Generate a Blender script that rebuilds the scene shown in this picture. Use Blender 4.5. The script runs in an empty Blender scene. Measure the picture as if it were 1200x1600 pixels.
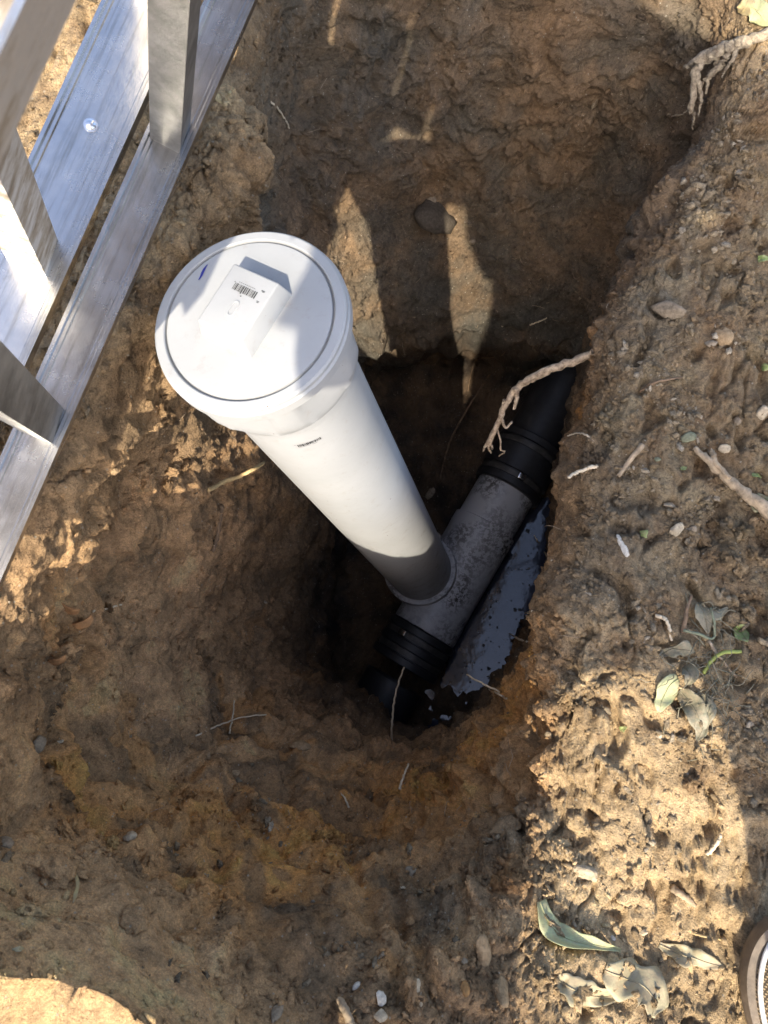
import bpy, bmesh, math, random
import numpy as np
from mathutils import Vector, Matrix, noise as mnoise
from mathutils.bvhtree import BVHTree

S = bpy.context.scene
COL = S.collection
rnd = random.Random(7)
rng = np.random.default_rng(11)

# ------------------------------------------------------------------ camera, sky, sun, exposure
FPX = 1200.0                      # focal length in pixels of a 1200 x 1600 picture
NADIR = (785.0, 1085.0)           # where plumb lines meet in that picture
CAM_H = 1.1
n_ = np.array([NADIR[0]-600, -(NADIR[1]-800), -FPX]); n_ /= np.linalg.norm(n_)
Zw = -n_
Yw = np.array([0, 1.0, 0]) - Zw*Zw[1]; Yw /= np.linalg.norm(Yw)
Xw = np.cross(Yw, Zw)
ROT = np.array([Xw, Yw, Zw])
cam_data = bpy.data.cameras.new('camera')
cam = bpy.data.objects.new('camera', cam_data); COL.objects.link(cam)
M = Matrix([list(r) for r in ROT]).to_4x4()
cam.matrix_world = Matrix.Translation((0, 0, CAM_H)) @ M
cam_data.sensor_fit = 'VERTICAL'; cam_data.sensor_height = 24.0
cam_data.lens = 24.0*FPX/1600.0
cam_data.clip_start = 0.01; cam_data.clip_end = 500
cam_data.dof.use_dof = True; cam_data.dof.focus_distance = 1.3; cam_data.dof.aperture_fstop = 11.0
S.camera = cam

SUN_EL = math.radians(46); SUN_ROT = math.radians(180)   # sun behind the photographer
SUN_AZ = 0.035                                            # sideways drift of the light, x per unit of travel
w = bpy.data.worlds.new('World'); S.world = w; w.use_nodes = True
nt = w.node_tree; nt.nodes.clear()
sky = nt.nodes.new('ShaderNodeTexSky'); sky.sky_type = 'NISHITA'; sky.sun_disc = False
sky.sun_elevation = SUN_EL; sky.sun_rotation = SUN_ROT; sky.air_density = 0.8; sky.dust_density = 3.0; sky.ozone_density = 0.5
bg = nt.nodes.new('ShaderNodeBackground'); bg.inputs['Strength'].default_value = 0.145
out = nt.nodes.new('ShaderNodeOutputWorld')
nt.links.new(sky.outputs[0], bg.inputs[0]); nt.links.new(bg.outputs[0], out.inputs[0])
sd = bpy.data.lights.new('sun', 'SUN'); sd.energy = 2.3; sd.angle = math.radians(0.53); sd.color = (1.0, 0.90, 0.74)
sun = bpy.data.objects.new('sun', sd); COL.objects.link(sun)
sun_dir = Vector((SUN_AZ, math.cos(SUN_EL), -math.sin(SUN_EL))).normalized()   # direction the light travels
sun.rotation_euler = sun_dir.to_track_quat('-Z', 'Y').to_euler()
sun.location = (0, -3, 5)
S.view_settings.view_transform = 'Standard'; S.view_settings.look = 'None'
S.view_settings.gamma = 1.0; S.view_settings.use_curve_mapping = False
S.view_settings.exposure = 1.9
S.cycles.max_bounces = 10; S.cycles.diffuse_bounces = 5; S.cycles.use_denoising = True

# ------------------------------------------------------------------ helpers
def wpt(px, py, Z):
    """point on the line of sight of photo pixel (px, py), Z metres below the camera"""
    d = ROT @ np.array([px-600, -(py-800), -FPX]); t = Z/-d[2]
    return d*t + np.array([0, 0, CAM_H])

def wdep(px, py, d):
    return ROT @ (np.array([(px-600)/FPX, -(py-800)/FPX, -1.0])*d) + np.array([0, 0, CAM_H])

def tag(o, label=None, cat=None, group=None, kind=None):
    if label: o['label'] = label
    if cat: o['category'] = cat
    if group: o['group'] = group
    if kind: o['kind'] = kind
    return o

def link(name, me, mat=None, parent=None):
    o = bpy.data.objects.new(name, me); COL.objects.link(o)
    if mat is not None and len(me.materials) == 0: me.materials.append(mat)
    if parent: o.parent = parent
    return o

def empty(name, loc, label, cat, group=None):
    o = bpy.data.objects.new(name, None); COL.objects.link(o); o.location = loc
    o.empty_display_size = 0.05
    return tag(o, label, cat, group)

def mesh_np(name, v, f, smooth=True):
    me = bpy.data.meshes.new(name)
    me.from_pydata([tuple(map(float, p)) for p in v], [], [tuple(map(int, q)) for q in f])
    if smooth: me.polygons.foreach_set('use_smooth', [True]*len(me.polygons))
    me.update(); return me

_P = np.random.default_rng(5).permutation(256); _P = np.concatenate([_P, _P, _P])
_G = np.random.default_rng(6).normal(size=(256, 3)); _G /= np.linalg.norm(_G, axis=1)[:, None]
def perlin(p):
    i = np.floor(p).astype(np.int64); f = p - i; i &= 255
    u = f*f*f*(f*(f*6-15)+10)
    r = 0
    for dx in (0, 1):
        for dy in (0, 1):
            a = _P[_P[i[:, 0]+dx]+i[:, 1]+dy]
            for dz in (0, 1):
                g = _G[_P[a+((i[:, 2]+dz) & 255)]]
                d = (f[:, 0]-dx)*g[:, 0]+(f[:, 1]-dy)*g[:, 1]+(f[:, 2]-dz)*g[:, 2]
                wgt = (u[:, 0] if dx else 1-u[:, 0])*(u[:, 1] if dy else 1-u[:, 1])*(u[:, 2] if dz else 1-u[:, 2])
                r = r + wgt*d
    return r*1.5

def worley(p, seed=0):
    """distance to nearest cell point (0..~1) and a random number of that cell"""
    i = np.floor(p).astype(np.int64); f = p-i
    best = np.full(len(p), 9.0); idv = np.zeros(len(p))
    for dx in (-1, 0, 1):
        for dy in (-1, 0, 1):
            for dz in (-1, 0, 1):
                h = _P[(_P[(_P[(i[:, 0]+dx+seed) & 255]+i[:, 1]+dy) & 255]+i[:, 2]+dz) & 255]
                j0 = _P[h+1]/255.; j1 = _P[h+2]/255.; j2 = _P[h+3]/255.
                d = (dx+j0-f[:, 0])**2+(dy+j1-f[:, 1])**2+(dz+j2-f[:, 2])**2
                m = d < best
                best[m] = d[m]; idv[m] = h[m]/255.
    return np.sqrt(best), idv

def fbm(p, f0, n, gain=0.5):
    r = 0; a = 1; f = f0
    for k in range(n):
        r = r + a*perlin(p*f+17.3*k); a *= gain; f *= 2.03
    return r

def sstep(a, b, x):
    t = np.clip((x-a)/(b-a), 0, 1); return t*t*(3-2*t)

# ------------------------------------------------------------------ materials
def mat_new(name):
    m = bpy.data.materials.new(name); m.use_nodes = True
    nt = m.node_tree; b = nt.nodes['Principled BSDF']
    return m, nt, b

def N(nt, t, **kw):
    n = nt.nodes.new(t)
    for k, v in kw.items():
        if k in n.inputs: n.inputs[k].default_value = v
        else: setattr(n, k, v)
    return n

def coords(nt):
    return N(nt, 'ShaderNodeTexCoord').outputs['Object']

def noise_node(nt, co, scale, detail=4, rough=0.6):
    n = N(nt, 'ShaderNodeTexNoise'); n.inputs['Scale'].default_value = scale
    n.inputs['Detail'].default_value = detail; n.inputs['Roughness'].default_value = rough
    nt.links.new(co, n.inputs['Vector']); return n

def ramp(nt, src, stops):
    r = N(nt, 'ShaderNodeValToRGB'); e = r.color_ramp.elements
    while len(e) < len(stops): e.new(0.5)
    for k, (p, c) in enumerate(stops):
        e[k].position = p; e[k].color = (*c, 1) if len(c) == 3 else c
    nt.links.new(src, r.inputs[0]); return r

def mixc(nt, fac, a, b, mode='MIX'):
    m = N(nt, 'ShaderNodeMix'); m.data_type = 'RGBA'; m.blend_type = mode
    for sock, v in ((m.inputs['Factor'], fac), (m.inputs[6], a), (m.inputs[7], b)):
        if isinstance(v, bpy.types.NodeSocket): nt.links.new(v, sock)
        elif isinstance(v, (int, float)): sock.default_value = v
        else: sock.default_value = (*v, 1)
    return m.outputs[2]

def bump(nt, b, h, strength, dist, prev=None):
    n = N(nt, 'ShaderNodeBump'); n.inputs['Strength'].default_value = strength; n.inputs['Distance'].default_value = dist
    nt.links.new(h, n.inputs['Height'])
    if prev is not None: nt.links.new(prev, n.inputs['Normal'])
    nt.links.new(n.outputs[0], b.inputs['Normal']); return n.outputs[0]

def soil_material():
    m, nt, b = mat_new('soil')
    co = coords(nt)
    at = N(nt, 'ShaderNodeAttribute'); at.attribute_name = 'soil'
    n1 = noise_node(nt, co, 120, 6, 0.75)
    v1 = ramp(nt, n1.outputs[0], [(0.25, (0.45, 0.45, 0.45)), (0.5, (1, 1, 1)), (0.78, (1.5, 1.47, 1.4))])
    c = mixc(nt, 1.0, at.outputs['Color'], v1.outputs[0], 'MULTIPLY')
    n2 = noise_node(nt, co, 520, 3, 0.7)
    v2 = ramp(nt, n2.outputs[0], [(0.3, (0.6, 0.6, 0.6)), (0.55, (1, 1, 1)), (0.75, (1.45, 1.45, 1.45))])
    c = mixc(nt, 0.75, c, v2.outputs[0], 'MULTIPLY')
    # grains of pale grit and dark humus
    vo = N(nt, 'ShaderNodeTexVoronoi'); vo.inputs['Scale'].default_value = 260; nt.links.new(co, vo.inputs['Vector'])
    hs = N(nt, 'ShaderNodeSeparateColor'); nt.links.new(vo.outputs['Color'], hs.inputs[0])
    gr = N(nt, 'ShaderNodeMath', operation='GREATER_THAN'); gr.inputs[1].default_value = 0.972; nt.links.new(hs.outputs[0], gr.inputs[0])
    near = N(nt, 'ShaderNodeMath', operation='LESS_THAN'); near.inputs[1].default_value = 0.36; nt.links.new(vo.outputs['Distance'], near.inputs[0])
    mu = N(nt, 'ShaderNodeMath', operation='MULTIPLY'); nt.links.new(gr.outputs[0], mu.inputs[0]); nt.links.new(near.outputs[0], mu.inputs[1])
    mu2 = N(nt, 'ShaderNodeMath', operation='MULTIPLY'); mu2.inputs[1].default_value = 0.6; nt.links.new(mu.outputs[0], mu2.inputs[0])
    c = mixc(nt, mu2.outputs[0], c, (0.42, 0.38, 0.30))
    nt.links.new(c, b.inputs['Base Color'])
    wet = ramp(nt, at.outputs['Alpha'], [(0.0, (0.95, 0.95, 0.95)), (1.0, (0.42, 0.42, 0.42))])
    nt.links.new(wet.outputs[0], b.inputs['Roughness'])
    b.inputs['Specular IOR Level'].default_value = 0.25
    n3 = noise_node(nt, co, 170, 9, 0.72)
    vb = N(nt, 'ShaderNodeTexVoronoi'); vb.inputs['Scale'].default_value = 330; nt.links.new(co, vb.inputs['Vector'])
    n4 = bump(nt, b, vb.outputs['Distance'], 0.55, -0.0022)
    bump(nt, b, n3.outputs[0], 1.0, 0.008, n4)
    return m

def simple(name, col, rough=0.6, metal=0, spec=0.5, vary=0.25, vscale=60, bumpd=0.0, bscale=200, col2=None):
    m, nt, b = mat_new(name); co = coords(nt)
    n1 = noise_node(nt, co, vscale, 6, 0.65)
    c2 = col2 or tuple(x*(1-vary) for x in col); c1 = tuple(min(1, x*(1+vary*0.6)) for x in col)
    r = ramp(nt, n1.outputs[0], [(0.33, c2), (0.66, c1)])
    nt.links.new(r.outputs[0], b.inputs['Base Color'])
    b.inputs['Roughness'].default_value = rough; b.inputs['Metallic'].default_value = metal
    b.inputs['Specular IOR Level'].default_value = spec
    if bumpd: bump(nt, b, noise_node(nt, co, bscale, 6, 0.65).outputs[0], 0.8, bumpd)
    return m

def pvc_material():
    m, nt, b = mat_new('white_pvc'); co = coords(nt)
    n1 = noise_node(nt, co, 9, 5, 0.6)
    r = ramp(nt, n1.outputs[0], [(0.35, (0.31, 0.317, 0.318)), (0.65, (0.35, 0.356, 0.357))])
    # scuffs and soil dust
    n2 = noise_node(nt, co, 55, 8, 0.8)
    d = ramp(nt, n2.outputs[0], [(0.55, (0, 0, 0)), (0.80, (0.6, 0.6, 0.6))])
    c = mixc(nt, d.outputs[0], r.outputs[0], (0.24, 0.20, 0.155))
    vo = N(nt, 'ShaderNodeTexVoronoi'); vo.inputs['Scale'].default_value = 70; nt.links.new(co, vo.inputs['Vector'])
    hs = N(nt, 'ShaderNodeSeparateColor'); nt.links.new(vo.outputs['Color'], hs.inputs[0])
    g1 = N(nt, 'ShaderNodeMath', operation='GREATER_THAN'); g1.inputs[1].default_value = 0.95; nt.links.new(hs.outputs[1], g1.inputs[0])
    g2 = N(nt, 'ShaderNodeMath', operation='LESS_THAN'); g2.inputs[1].default_value = 0.085; nt.links.new(vo.outputs['Distance'], g2.inputs[0])
    mu = N(nt, 'ShaderNodeMath', operation='MULTIPLY'); nt.links.new(g1.outputs[0], mu.inputs[0]); nt.links.new(g2.outputs[0], mu.inputs[1])
    c = mixc(nt, mu.outputs[0], c, (0.09, 0.07, 0.05))
    # mud splashed up from the pit, thicker towards the foot, and a few wiped smears higher up
    sx = N(nt, 'ShaderNodeSeparateXYZ'); nt.links.new(co, sx.inputs[0])
    mr = N(nt, 'ShaderNodeMapRange'); mr.inputs[1].default_value = 0.25; mr.inputs[2].default_value = -0.95; mr.inputs[3].default_value = 0.0; mr.inputs[4].default_value = 0.2; nt.links.new(sx.outputs[2], mr.inputs[0])
    n6 = noise_node(nt, co, 26, 9, 0.78); ad = N(nt, 'ShaderNodeMath', operation='ADD'); nt.links.new(n6.outputs[0], ad.inputs[0]); nt.links.new(mr.outputs[0], ad.inputs[1])
    sm = ramp(nt, ad.outputs[0], [(0.66, (0, 0, 0)), (0.80, (0.75, 0.75, 0.75))])
    c = mixc(nt, sm.outputs[0], c, (0.15, 0.115, 0.08))
    nt.links.new(c, b.inputs['Base Color'])
    b.inputs['Roughness'].default_value = 0.42; b.inputs['Specular IOR Level'].default_value = 0.35
    bump(nt, b, noise_node(nt, co, 40, 3, 0.5).outputs[0], 0.08, 0.004)
    return m

def muddy_pvc():
    """sewer fitting: grey plastic splashed with dark mud specks"""
    m, nt, b = mat_new('mud_splashed_pvc'); co = coords(nt)
    n2 = noise_node(nt, co, 85, 6, 0.75)
    d = ramp(nt, n2.outputs[0], [(0.47, (0, 0, 0)), (0.53, (1, 1, 1))])
    n3 = noise_node(nt, co, 7, 3, 0.5)
    e = ramp(nt, n3.outputs[0], [(0.40, (0.0, 0.0, 0.0)), (0.62, (1, 1, 1))])
    f = N(nt, 'ShaderNodeMath', operation='MULTIPLY'); nt.links.new(d.outputs[0], f.inputs[0]); nt.links.new(e.outputs[0], f.inputs[1])
    c = mixc(nt, f.outputs[0], (0.40, 0.40, 0.41), (0.04, 0.034, 0.03))
    nt.links.new(c, b.inputs['Base Color']); b.inputs['Roughness'].default_value = 0.4
    return m

def alu_material():
    m, nt, b = mat_new('worn_aluminium'); co = coords(nt)
    n1 = noise_node(nt, co, 14, 6, 0.7)
    r = ramp(nt, n1.outputs[0], [(0.3, (0.45, 0.45, 0.45)), (0.7, (0.57, 0.57, 0.565))])
    n2 = noise_node(nt, co, 60, 8, 0.8)
    d = ramp(nt, n2.outputs[0], [(0.58, (0, 0, 0)), (0.74, (0.55, 0.55, 0.55))])
    c = mixc(nt, d.outputs[0], r.outputs[0], (0.30, 0.27, 0.23))
    mp = N(nt, 'ShaderNodeMapping'); mp.inputs['Scale'].default_value = (5, 150, 90); nt.links.new(co, mp.inputs[0])
    n5 = noise_node(nt, mp.outputs[0], 1.0, 7, 0.75); sc5 = ramp(nt, n5.outputs[0], [(0.38, (0.62, 0.61, 0.58)), (0.5, (1, 1, 1))])
    c = mixc(nt, 0.8, c, sc5.outputs[0], 'MULTIPLY')
    nt.links.new(c, b.inputs['Base Color'])
    b.inputs['Metallic'].default_value = 1.0
    rr = ramp(nt, n1.outputs[0], [(0.3, (0.20, 0.20, 0.20)), (0.7, (0.31, 0.31, 0.31))])
    nt.links.new(rr.outputs[0], b.inputs['Roughness'])
    bump(nt, b, noise_node(nt, co, 30, 5, 0.6).outputs[0], 0.12, 0.003)
    return m

def dirty_alu():
    m, nt, b = mat_new('mud_smeared_aluminium'); co = coords(nt)
    mp = N(nt, 'ShaderNodeMapping'); mp.inputs['Scale'].default_value = (9, 30, 30); nt.links.new(co, mp.inputs[0])
    n1 = noise_node(nt, mp.outputs[0], 1.6, 8, 0.72)
    r = ramp(nt, n1.outputs[0], [(0.36, (0.16, 0.12, 0.08)), (0.46, (0.34, 0.29, 0.22)), (0.56, (0.62, 0.60, 0.56)), (0.7, (0.72, 0.71, 0.69))])
    nt.links.new(r.outputs[0], b.inputs['Base Color'])
    mm = ramp(nt, n1.outputs[0], [(0.44, (0, 0, 0)), (0.58, (0.7, 0.7, 0.7))])
    nt.links.new(mm.outputs[0], b.inputs['Metallic'])
    b.inputs['Roughness'].default_value = 0.55
    bump(nt, b, n1.outputs[0], 0.3, 0.002)
    return m

SOIL = soil_material()
PVC = pvc_material(); MUDPVC = muddy_pvc(); ALU = alu_material(); DALU = dirty_alu(); RUNGM = simple('dull_grey_aluminium', (0.22, 0.215, 0.20), 0.5, 0.55, vary=0.45, vscale=35, bumpd=0.001, bscale=120)
RUBBER = simple('black_rubber', (0.018, 0.018, 0.02), 0.5, vary=0.4)
BAND = simple('muddy_steel_band', (0.07, 0.065, 0.06), 0.5, 0.3, vary=0.6, vscale=40)
STEEL = simple('stainless_steel', (0.75, 0.75, 0.76), 0.22, 1.0, vary=0.1)
INK = simple('black_print', (0.015, 0.015, 0.017), 0.6, vary=0.1)
BLUEINK = simple('blue_marker_ink', (0.015, 0.02, 0.22), 0.5, vary=0.2)
ROOTM = simple('pale_root', (0.44, 0.34, 0.23), 0.9, vary=0.5, vscale=130, bumpd=0.005, bscale=260, col2=(0.17, 0.115, 0.07))
ROOTP = simple('thin_pale_root', (0.58, 0.47, 0.32), 0.9, vary=0.2)
ROOTG = simple('grey_torn_root', (0.33, 0.275, 0.19), 0.95, vary=0.5, vscale=160, bumpd=0.006, bscale=220, col2=(0.14, 0.105, 0.07))
ROOTD = simple('brown_root', (0.20, 0.13, 0.075), 0.9, vary=0.45, vscale=90, bumpd=0.002)
ROOTY = simple('straw_root', (0.50, 0.36, 0.17), 0.8, vary=0.35, vscale=80, bumpd=0.002)
WOOD = simple('weathered_wood', (0.36, 0.27, 0.17), 0.85, vary=0.5, vscale=70, bumpd=0.003, bscale=110)

# ------------------------------------------------------------------ ground with the dug hole: one sheet built from rings
ST = '''1230,850,1.1 903,850,1.12 880,865,1.4 868,880,1.75 862,890,2.12
1260,600,1.1 930,620,1.1 912,650,1.4 895,680,1.7 872,700,2.1
1300,330,1.1 955,500,1.1 940,530,1.35 925,560,1.65 890,600,2.0
1350,120,1.08 1045,330,1.09 1000,395,1.35 950,450,1.6 880,560,1.9
1400,-150,1.05 1140,120,1.06 1060,230,1.3 955,380,1.55 850,545,1.85
1350,-350,1.0 1150,-60,1.02 1040,100,1.2 930,300,1.5 820,545,1.8
950,-400,.95 950,-180,.97 880,80,1.2 820,300,1.5 770,530,1.8
650,-400,.9 680,-170,.93 690,80,1.2 690,300,1.5 700,530,1.8
400,-350,.85 480,-120,.88 540,120,1.15 580,340,1.45 630,540,1.8
200,-250,.74 385,-20,.76 430,130,1.0 480,330,1.35 560,560,1.8
60,-50,.68 362,120,.70 400,250,.95 440,420,1.3 520,640,1.85
-60,120,.67 345,260,.69 370,380,.95 420,530,1.3 500,740,1.9
-100,350,.66 225,450,.68 300,560,.95 430,720,1.35 530,850,1.95
-200,600,.67 110,660,.69 220,730,.95 390,800,1.35 520,890,1.95
-250,900,.67 0,900,.72 150,900,.95 340,930,1.35 500,960,1.9
-250,1100,.66 -60,1120,.71 120,1060,.95 300,1060,1.3 500,1030,1.85
-60,1475,.63 -20,1385,.70 140,1250,.95 330,1160,1.3 520,1070,1.8
95,1535,.69 150,1430,.77 235,1360,.93 400,1220,1.25 560,1105,1.75
225,1600,.715 330,1595,.785 410,1440,.95 500,1270,1.25 600,1125,1.72
540,1950,.855 540,1680,.885 560,1470,.985 590,1280,1.3 650,1145,1.7
900,1900,1.0 750,1530,.985 720,1380,1.09 680,1250,1.35 700,1150,1.7
1150,1600,1.1 850,1280,1.1 790,1210,1.2 740,1150,1.42 735,1120,1.75
1230,1250,1.1 868,1080,1.1 825,1065,1.26 790,1060,1.5 785,1060,1.95
1230,1050,1.1 888,960,1.11 853,965,1.35 838,975,1.7 828,985,2.08'''
st = np.array([[wpt(*map(float, a.split(','))) for a in l.split()] for l in ST.split('\n')])   # (24, 5, 3)
CEN = np.array([-0.12, 0.36, -1.03])
ns = len(st)
cols = []
for k in range(ns):
    g, r, w1, w2, b = st[k]
    o = b-CEN; o[2] = 0; o /= np.linalg.norm(o)
    og = g-CEN; og[2] = 0; og /= np.linalg.norm(og)
    under = 0.11 if 4 <= k <= 9 else 0.045
    c = b+o*under; c[2] = -1.03
    g2 = g+og*0.9; g2[2] = g[2]*0.85
    g3 = g+og*45; g3[2] = 0.0
    g25 = g+og*4; g25[2] = g[2]*0.3
    cols.append(np.array([g3, g25, g2, g, r, w1, w2, b, c, CEN]))
cols = np.array(cols)                     # (24, 10, 3)
NA = 980
ROWS = [14, 30, 40, 200, 110, 120, 110, 26, 60]

def cr(p0, p1, p2, p3, t):
    return 0.5*((2*p1)+(-p0+p2)*t+(2*p0-5*p1+4*p2-p3)*t*t+(-p0+3*p1-3*p2+p3)*t*t*t)
# angular spline (periodic); angle parameter spread by rim perimeter so columns stay even
rim = st[:, 1]; seg = np.linalg.norm(np.roll(rim, -1, 0)-rim, axis=1)
mid = st[:, 3]; seg = seg+np.linalg.norm(np.roll(mid, -1, 0)-mid, axis=1)
cum = np.concatenate([[0], np.cumsum(seg)]); tt = np.linspace(0, cum[-1], NA, endpoint=False)
ki = np.searchsorted(cum, tt, side='right')-1; kf = ((tt-cum[ki])/seg[ki])[:, None, None]
A = cr(cols[(ki-1) % ns], cols[ki], cols[(ki+1) % ns], cols[(ki+2) % ns], kf)    # (NA, 10, 3)
def herm(p0, p1, p2, p3, t):
    d0, d1, d2 = (np.linalg.norm(b_-a_, axis=-1, keepdims=True)+1e-9 for a_, b_ in ((p0, p1), (p1, p2), (p2, p3)))
    m1 = (p2-p0)/(d0+d1)*d1; m2 = (p3-p1)/(d1+d2)*d1
    return (2*t**3-3*t*t+1)*p1+(t**3-2*t*t+t)*m1+(-2*t**3+3*t*t)*p2+(t**3-t*t)*m2
rows = []
for s_, n in enumerate(ROWS):
    p1 = A[:, s_]; p2 = A[:, s_+1]
    p0 = A[:, s_-1] if s_ > 3 else 2*p1-p2
    p3 = A[:, s_+2] if s_+2 < A.shape[1] else 2*p2-p1
    if s_ == 0: t = np.linspace(0, 1, n, endpoint=False); t = 1-(1-t)**3
    elif s_ == 1: t = np.linspace(0, 1, n, endpoint=False); t = 1-(1-t)**1.8
    else: t = np.linspace(0, 1, n, endpoint=False)
    lin = s_ <= 2 or s_ >= 7
    for x in t:
        rows.append(p1*(1-x)+p2*x if lin else herm(p0, p1, p2, p3, x))
rows.append(A[:, -1])
G = np.array(rows)                        # (NR, NA, 3)
NR = len(G)

def normals(G):
    du = np.roll(G, -1, 1)-np.roll(G, 1, 1)
    dv = np.gradient(G, axis=0)
    n = np.cross(dv, du); l = np.linalg.norm(n, axis=2, keepdims=True)
    return n/np.maximum(l, 1e-12)
n = normals(G)
if n[60, 0, 2] < 0: n = -n
n[-1] = (0, 0, 1); n[-2] = (0, 0, 1)
P = G.reshape(-1, 3); Nn = n.reshape(-1, 3)
rowi = np.repeat(np.arange(NR), NA); angi = np.tile(np.arange(NA), NR)
RS = np.cumsum([0]+ROWS)
far_fade = 1-sstep(RS[2], RS[1], -(-rowi.astype(float))) if False else sstep(RS[1], RS[2]+20, rowi.astype(float))
floorm = sstep(RS[7]-6, RS[8], rowi.astype(float))          # 1 on the hole floor
wallm = sstep(RS[4]-25, RS[4]+30, rowi.astype(float))*(1-floorm)
groundm = 1-wallm-floorm; groundm = np.clip(groundm, 0, 1)
# big lumps
nearx = P+0.0
big = fbm(nearx, 4.0, 3)
hgt = big*(0.022*wallm+0.010*groundm)
wp = P+0.03*np.stack([perlin(P*9+3), perlin(P*9+31), perlin(P*9+77)], 1)
rid = 1-np.abs(perlin(wp*11)); rid2 = 1-np.abs(perlin(wp*23+5))
m1 = sstep(-0.15, 0.35, perlin(P*3.1+9))
hgt += (0.016*(rid-0.72)+0.008*(rid2-0.72))*(wallm*(0.35+0.65*m1)+0.25*groundm)
hgt += 0.010*fbm(wp, 16, 2)*(wallm+0.45*groundm)
# spade-cut ledges on the near slopes
terr = np.sin(P[:, 2]*48+4*perlin(P*5+2))
slope_s = sstep(0.12, -0.12, P[:, 1])*wallm
hgt += 0.010*terr*slope_s
nzw = perlin(P*45)
# clods
d1, i1 = worley(wp*26); d2, i2 = worley(wp*60, 31)
clod_mask = sstep(0.02, 0.40, perlin(P*6+50)+0.25*slope_s)
hgt += clod_mask*(0.010*np.clip((0.72-d1)*2.6, 0, 1)*(i1 > 0.45)*(0.6+0.8*i1)+0.0045*np.clip((0.7-d2)*2.8, 0, 1)*(i2 > 0.5))*(wallm+0.55*groundm)
# blocky breaks: pieces that came away along flat faces
for sc_, am_, sd_ in ((13, 0.016, 11), (29, 0.0085, 23), (63, 0.0042, 41)):
    dB, iB = worley(wp*sc_+0.12*np.stack([nzw]*3, 1), sd_)
    hgt += am_*(iB-0.5)*(wallm*(0.35+0.65*m1)+groundm*np.clip(0.45+0.5*sstep(0.0, 0.1, P[:, 0])*sstep(0.15, -0.05, P[:, 1]), 0, 1))
# long gouges of the spade down the near slope, broad scoops across the far wall
gq = np.stack([(P[:, 0]*0.8+P[:, 1]*0.6)*34, (-P[:, 0]*0.6+P[:, 1]*0.5+P[:, 2]*0.6)*6, P[:, 2]*5], 1)+1.2*np.stack([perlin(P*6+70)]*3, 1)
near_w = sstep(0.25, 0.0, P[:, 1])*wallm
hgt -= 0.013*sstep(0.05, 0.45, perlin(gq))*near_w
gn = np.stack([P[:, 0]*11, P[:, 1]*4, P[:, 2]*3.2], 1)+0.7*np.stack([perlin(P*5+140)]*3, 1)
hgt += 0.022*(np.abs(perlin(gn))-0.25)*sstep(0.5, 0.75, P[:, 1])*wallm
# crumble, everywhere
d3, i3 = worley(P*130, 77)
cr_mask = 0.35+0.65*sstep(-0.1, 0.4, perlin(P*8+80))
hgt += cr_mask*0.0016*np.clip((0.62-d3)*3, 0, 1)*(i3 > 0.5)*(1-floorm)
hgt += 0.0034*fbm(P, 55, 3, 0.65)*(1-0.5*floorm)
hgt += 0.0030*(np.abs(perlin(wp*90+7))-0.25)*(1-floorm)+0.0018*(np.abs(perlin(P*170+3))-0.25)*(1-floorm)
# cracks with dark gaps in the dried, trodden strip and on the left bank
crk = np.abs(perlin(wp*17+200)); crk2 = np.abs(perlin(wp*34+120))
hgt -= (0.010*sstep(0.10, 0.0, crk)+0.005*sstep(0.09, 0.0, crk2))*sstep(0.0, 0.3, perlin(P*7+11))*(groundm+0.6*wallm)
# deeper pocks in the dry strip on the right
pock = perlin(wp*28+300)
hgt -= 0.016*sstep(0.18, 0.42, pock)*groundm*sstep(0.02, 0.1, P[:, 0])
hgt += (0.020+0.030*fbm(P, 13, 4))*floorm
hgt += 0.035*fbm(P, 9, 3)*np.exp(-((rowi-RS[7])/26.0)**2)
hgt -= 0.011*sstep(0.2, 0.42, perlin(wp*36+500))*wallm*(0.3+0.7*m1)
# the hole's floor is dug lower beside the fitting, where water stands
pud = np.array([wpt(790, 930, 2.12), wpt(828, 850, 2.12), wpt(748, 1035, 2.12)])
for pc, rad in zip(pud, (0.09, 0.08, 0.085)):
    hgt -= 0.075*np.exp(-(((P[:, :2]-pc[:2])**2).sum(1))/rad**2)*floorm
# dents: a burrow under the left bank, the gully behind the near bank, cuts in the slope
for (px, py, Z, rx, dep) in [(25, 1185, .86, .030, .05), (0, 1180, .84, .03, .05), (60, 1395, .74, .02, .02), (205, 1465, .78, .018, .025), (225, 1440, .84, .014, .02), (300, 1420, .88, .012, .015), (440, 1435, .95, .014, .014), (110, 1410, .76, .02, .025), (1060, 240, 1.3, .03, .04), (1090, 150, 1.2, .03, .04)]:
    hgt -= dep*np.exp(-((P-wpt(px, py, Z))**2).sum(1)/rx**2)
smooth_bank = np.exp(-((P-wpt(90, 1540, .70))**2).sum(1)/0.16**2); hgt *= 1-0.75*smooth_bank
hgt *= far_fade
P2 = P+Nn*hgt[:, None]
P2 = P2.reshape(NR, NA, 3); P2[-1] = P2[-1].mean(0)

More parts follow.
